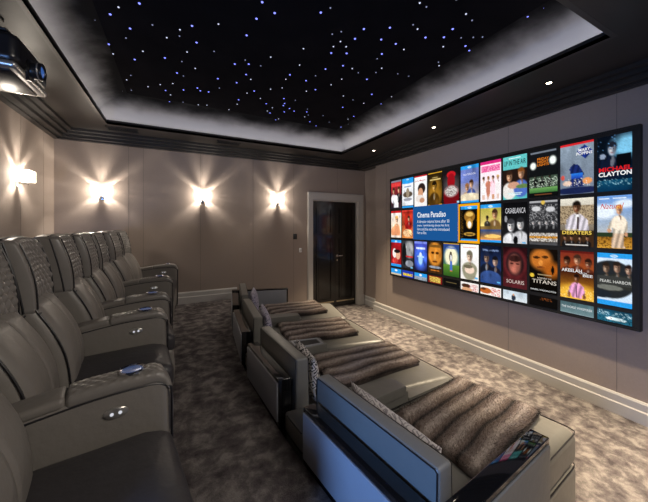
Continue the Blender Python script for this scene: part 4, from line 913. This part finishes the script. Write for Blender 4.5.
tile(3, 6, [('rect', 0, 0, 1, 1, (240, 236, 232)), ('ell', .25, .12, .3, .08, (190, 100, 40)), ('ell', .15, .08, .14, .03, (90, 45, 20)), ('spk', .55, .03, .95, .22, .45, (200, 45, 40))])
tile(3, 7, [('grad', 0, 0, 1, .3, (185, 200, 212), (225, 230, 232)), ('ell', .45, .16, .09, .07, (40, 50, 65)), ('ell', .45, .09, .04, .025, SK), ('mott', .15)])
tile(3, 8, [('rect', 0, 0, 1, 1, (13, 11, 10)), ('spk', .4, .03, .8, .08, .35, (150, 80, 35))])
tile(3, 9, [('grad', 0, 0, 1, .25, (70, 95, 100), (110, 135, 140)), ('rect', 0, .21, 1, .25, (140, 160, 165)), ('mott', .2)], [('THE HORSE WHISPERER', .5, .10, .92, .045, (230, 235, 235))])
tile(3, 10, [('grad', 0, 0, 1, .25, (20, 60, 80), (40, 110, 135)), ('spk', 0, .02, 1, .12, .3, (170, 200, 210)), ('ell', .55, .16, .3, .03, (210, 235, 240)), ('spk', 0, .14, 1, .25, .25, (10, 25, 35)), ('mott', .3)])
# information panel over the second row and the yellow selection frame
def flat(name, y0, y1, z0, z1, col, dx=.0015, hole=None):
    mm = MB()
    if hole is None: mm.box(XS - dx - .001, XS - dx, y1, y0, z0, z1, fn=sl)
    else:
        h = hole
        for (a, b_, c, d) in ((y1, y0, z1 - h, z1), (y1, y0, z0, z0 + h), (y1, y1 + h, z0 + h, z1 - h), (y0 - h, y0, z0 + h, z1 - h)): mm.box(XS - dx - .001, XS - dx, a, b_, c, d, fn=sl)
    return mm.build(name, emis(name, rgb(*col), 1.0), scr, smooth=False)
ip = flat('info_panel', 3.462 * SK_, 2.625 * SK_, zk(1.395), zk(1.915), (28, 86, 150))
ip['label'] = 'blue information panel with white text'
def ptext(s, y, z, wid, hgt, bold=0):
    o = text(ip, s, y * SK_ - SO.y, zk(z) - SO.z, wid * SK_, hgt * SK_, (232, 238, 245), bold, 'panel_text', 'LEFT', 0, XS - SO.x - .0035)
ptext('Cinema Paradiso', 3.37, 1.775, .54, .085, .02)
for i, (s, wd) in enumerate((('A director returns home after 30', .60), ('years, reminiscing about his first', .60), ('love and the man who introduced', .60), ('him to film.', .19))): ptext(s, 3.37, 1.675 - .058 * i, wd, .044, 0)
sf = flat('selection_frame', 2.638 * SK_, 2.322 * SK_, zk(1.385), zk(1.897), (250, 170, 10), .0015, .030); sf['label'] = 'yellow frame round the selected tile'
bpy.context.view_layer.update()
dg = bpy.context.evaluated_depsgraph_get()
for (o, wd, hg) in texts:                                  # lettering becomes plain meshes of the wanted width and height
    d = o.dimensions.copy(); me = bpy.data.meshes.new_from_object(o.evaluated_get(dg)); nm = o.name
    n = bpy.data.objects.new(nm, me); COL.objects.link(n); n.parent = o.parent; n.matrix_local = o.matrix_local.copy()
    me.transform(Matrix.Diagonal((wd / d.x, hg / d.y, 1, 1)))
    bpy.data.objects.remove(o); n.name = nm

# ------------------------------------------------------------------ world, camera, view
w = bpy.data.worlds.new('dim_room'); SC.world = w; w.use_nodes = True
w.node_tree.nodes['Background'].inputs[0].default_value = (.55, .5, .46, 1); w.node_tree.nodes['Background'].inputs[1].default_value = .02
cam = bpy.data.cameras.new('camera'); co = bpy.data.objects.new('camera', cam); COL.objects.link(co)
co.location = (0, 0, EYE); th = math.atan(147 / 288)
co.rotation_euler = (R(90), 0, -th)
cam.sensor_fit = 'HORIZONTAL'; cam.sensor_width = 36; cam.lens = 36 * 288 / 648
cam.shift_x = 0; cam.shift_y = -(251 - 226.5) / 648; cam.clip_start = .02
SC.camera = co
SC.view_settings.view_transform = 'Standard'; SC.view_settings.look = 'None'; SC.view_settings.exposure = 0
SC.cycles.use_denoising = True
SC.cycles.max_bounces = 8; SC.cycles.diffuse_bounces = 4; SC.cycles.glossy_bounces = 4; SC.cycles.transparent_max_bounces = 8
SC.cycles.sample_clamp_indirect = 4; SC.cycles.caustics_reflective = False; SC.cycles.caustics_refractive = False
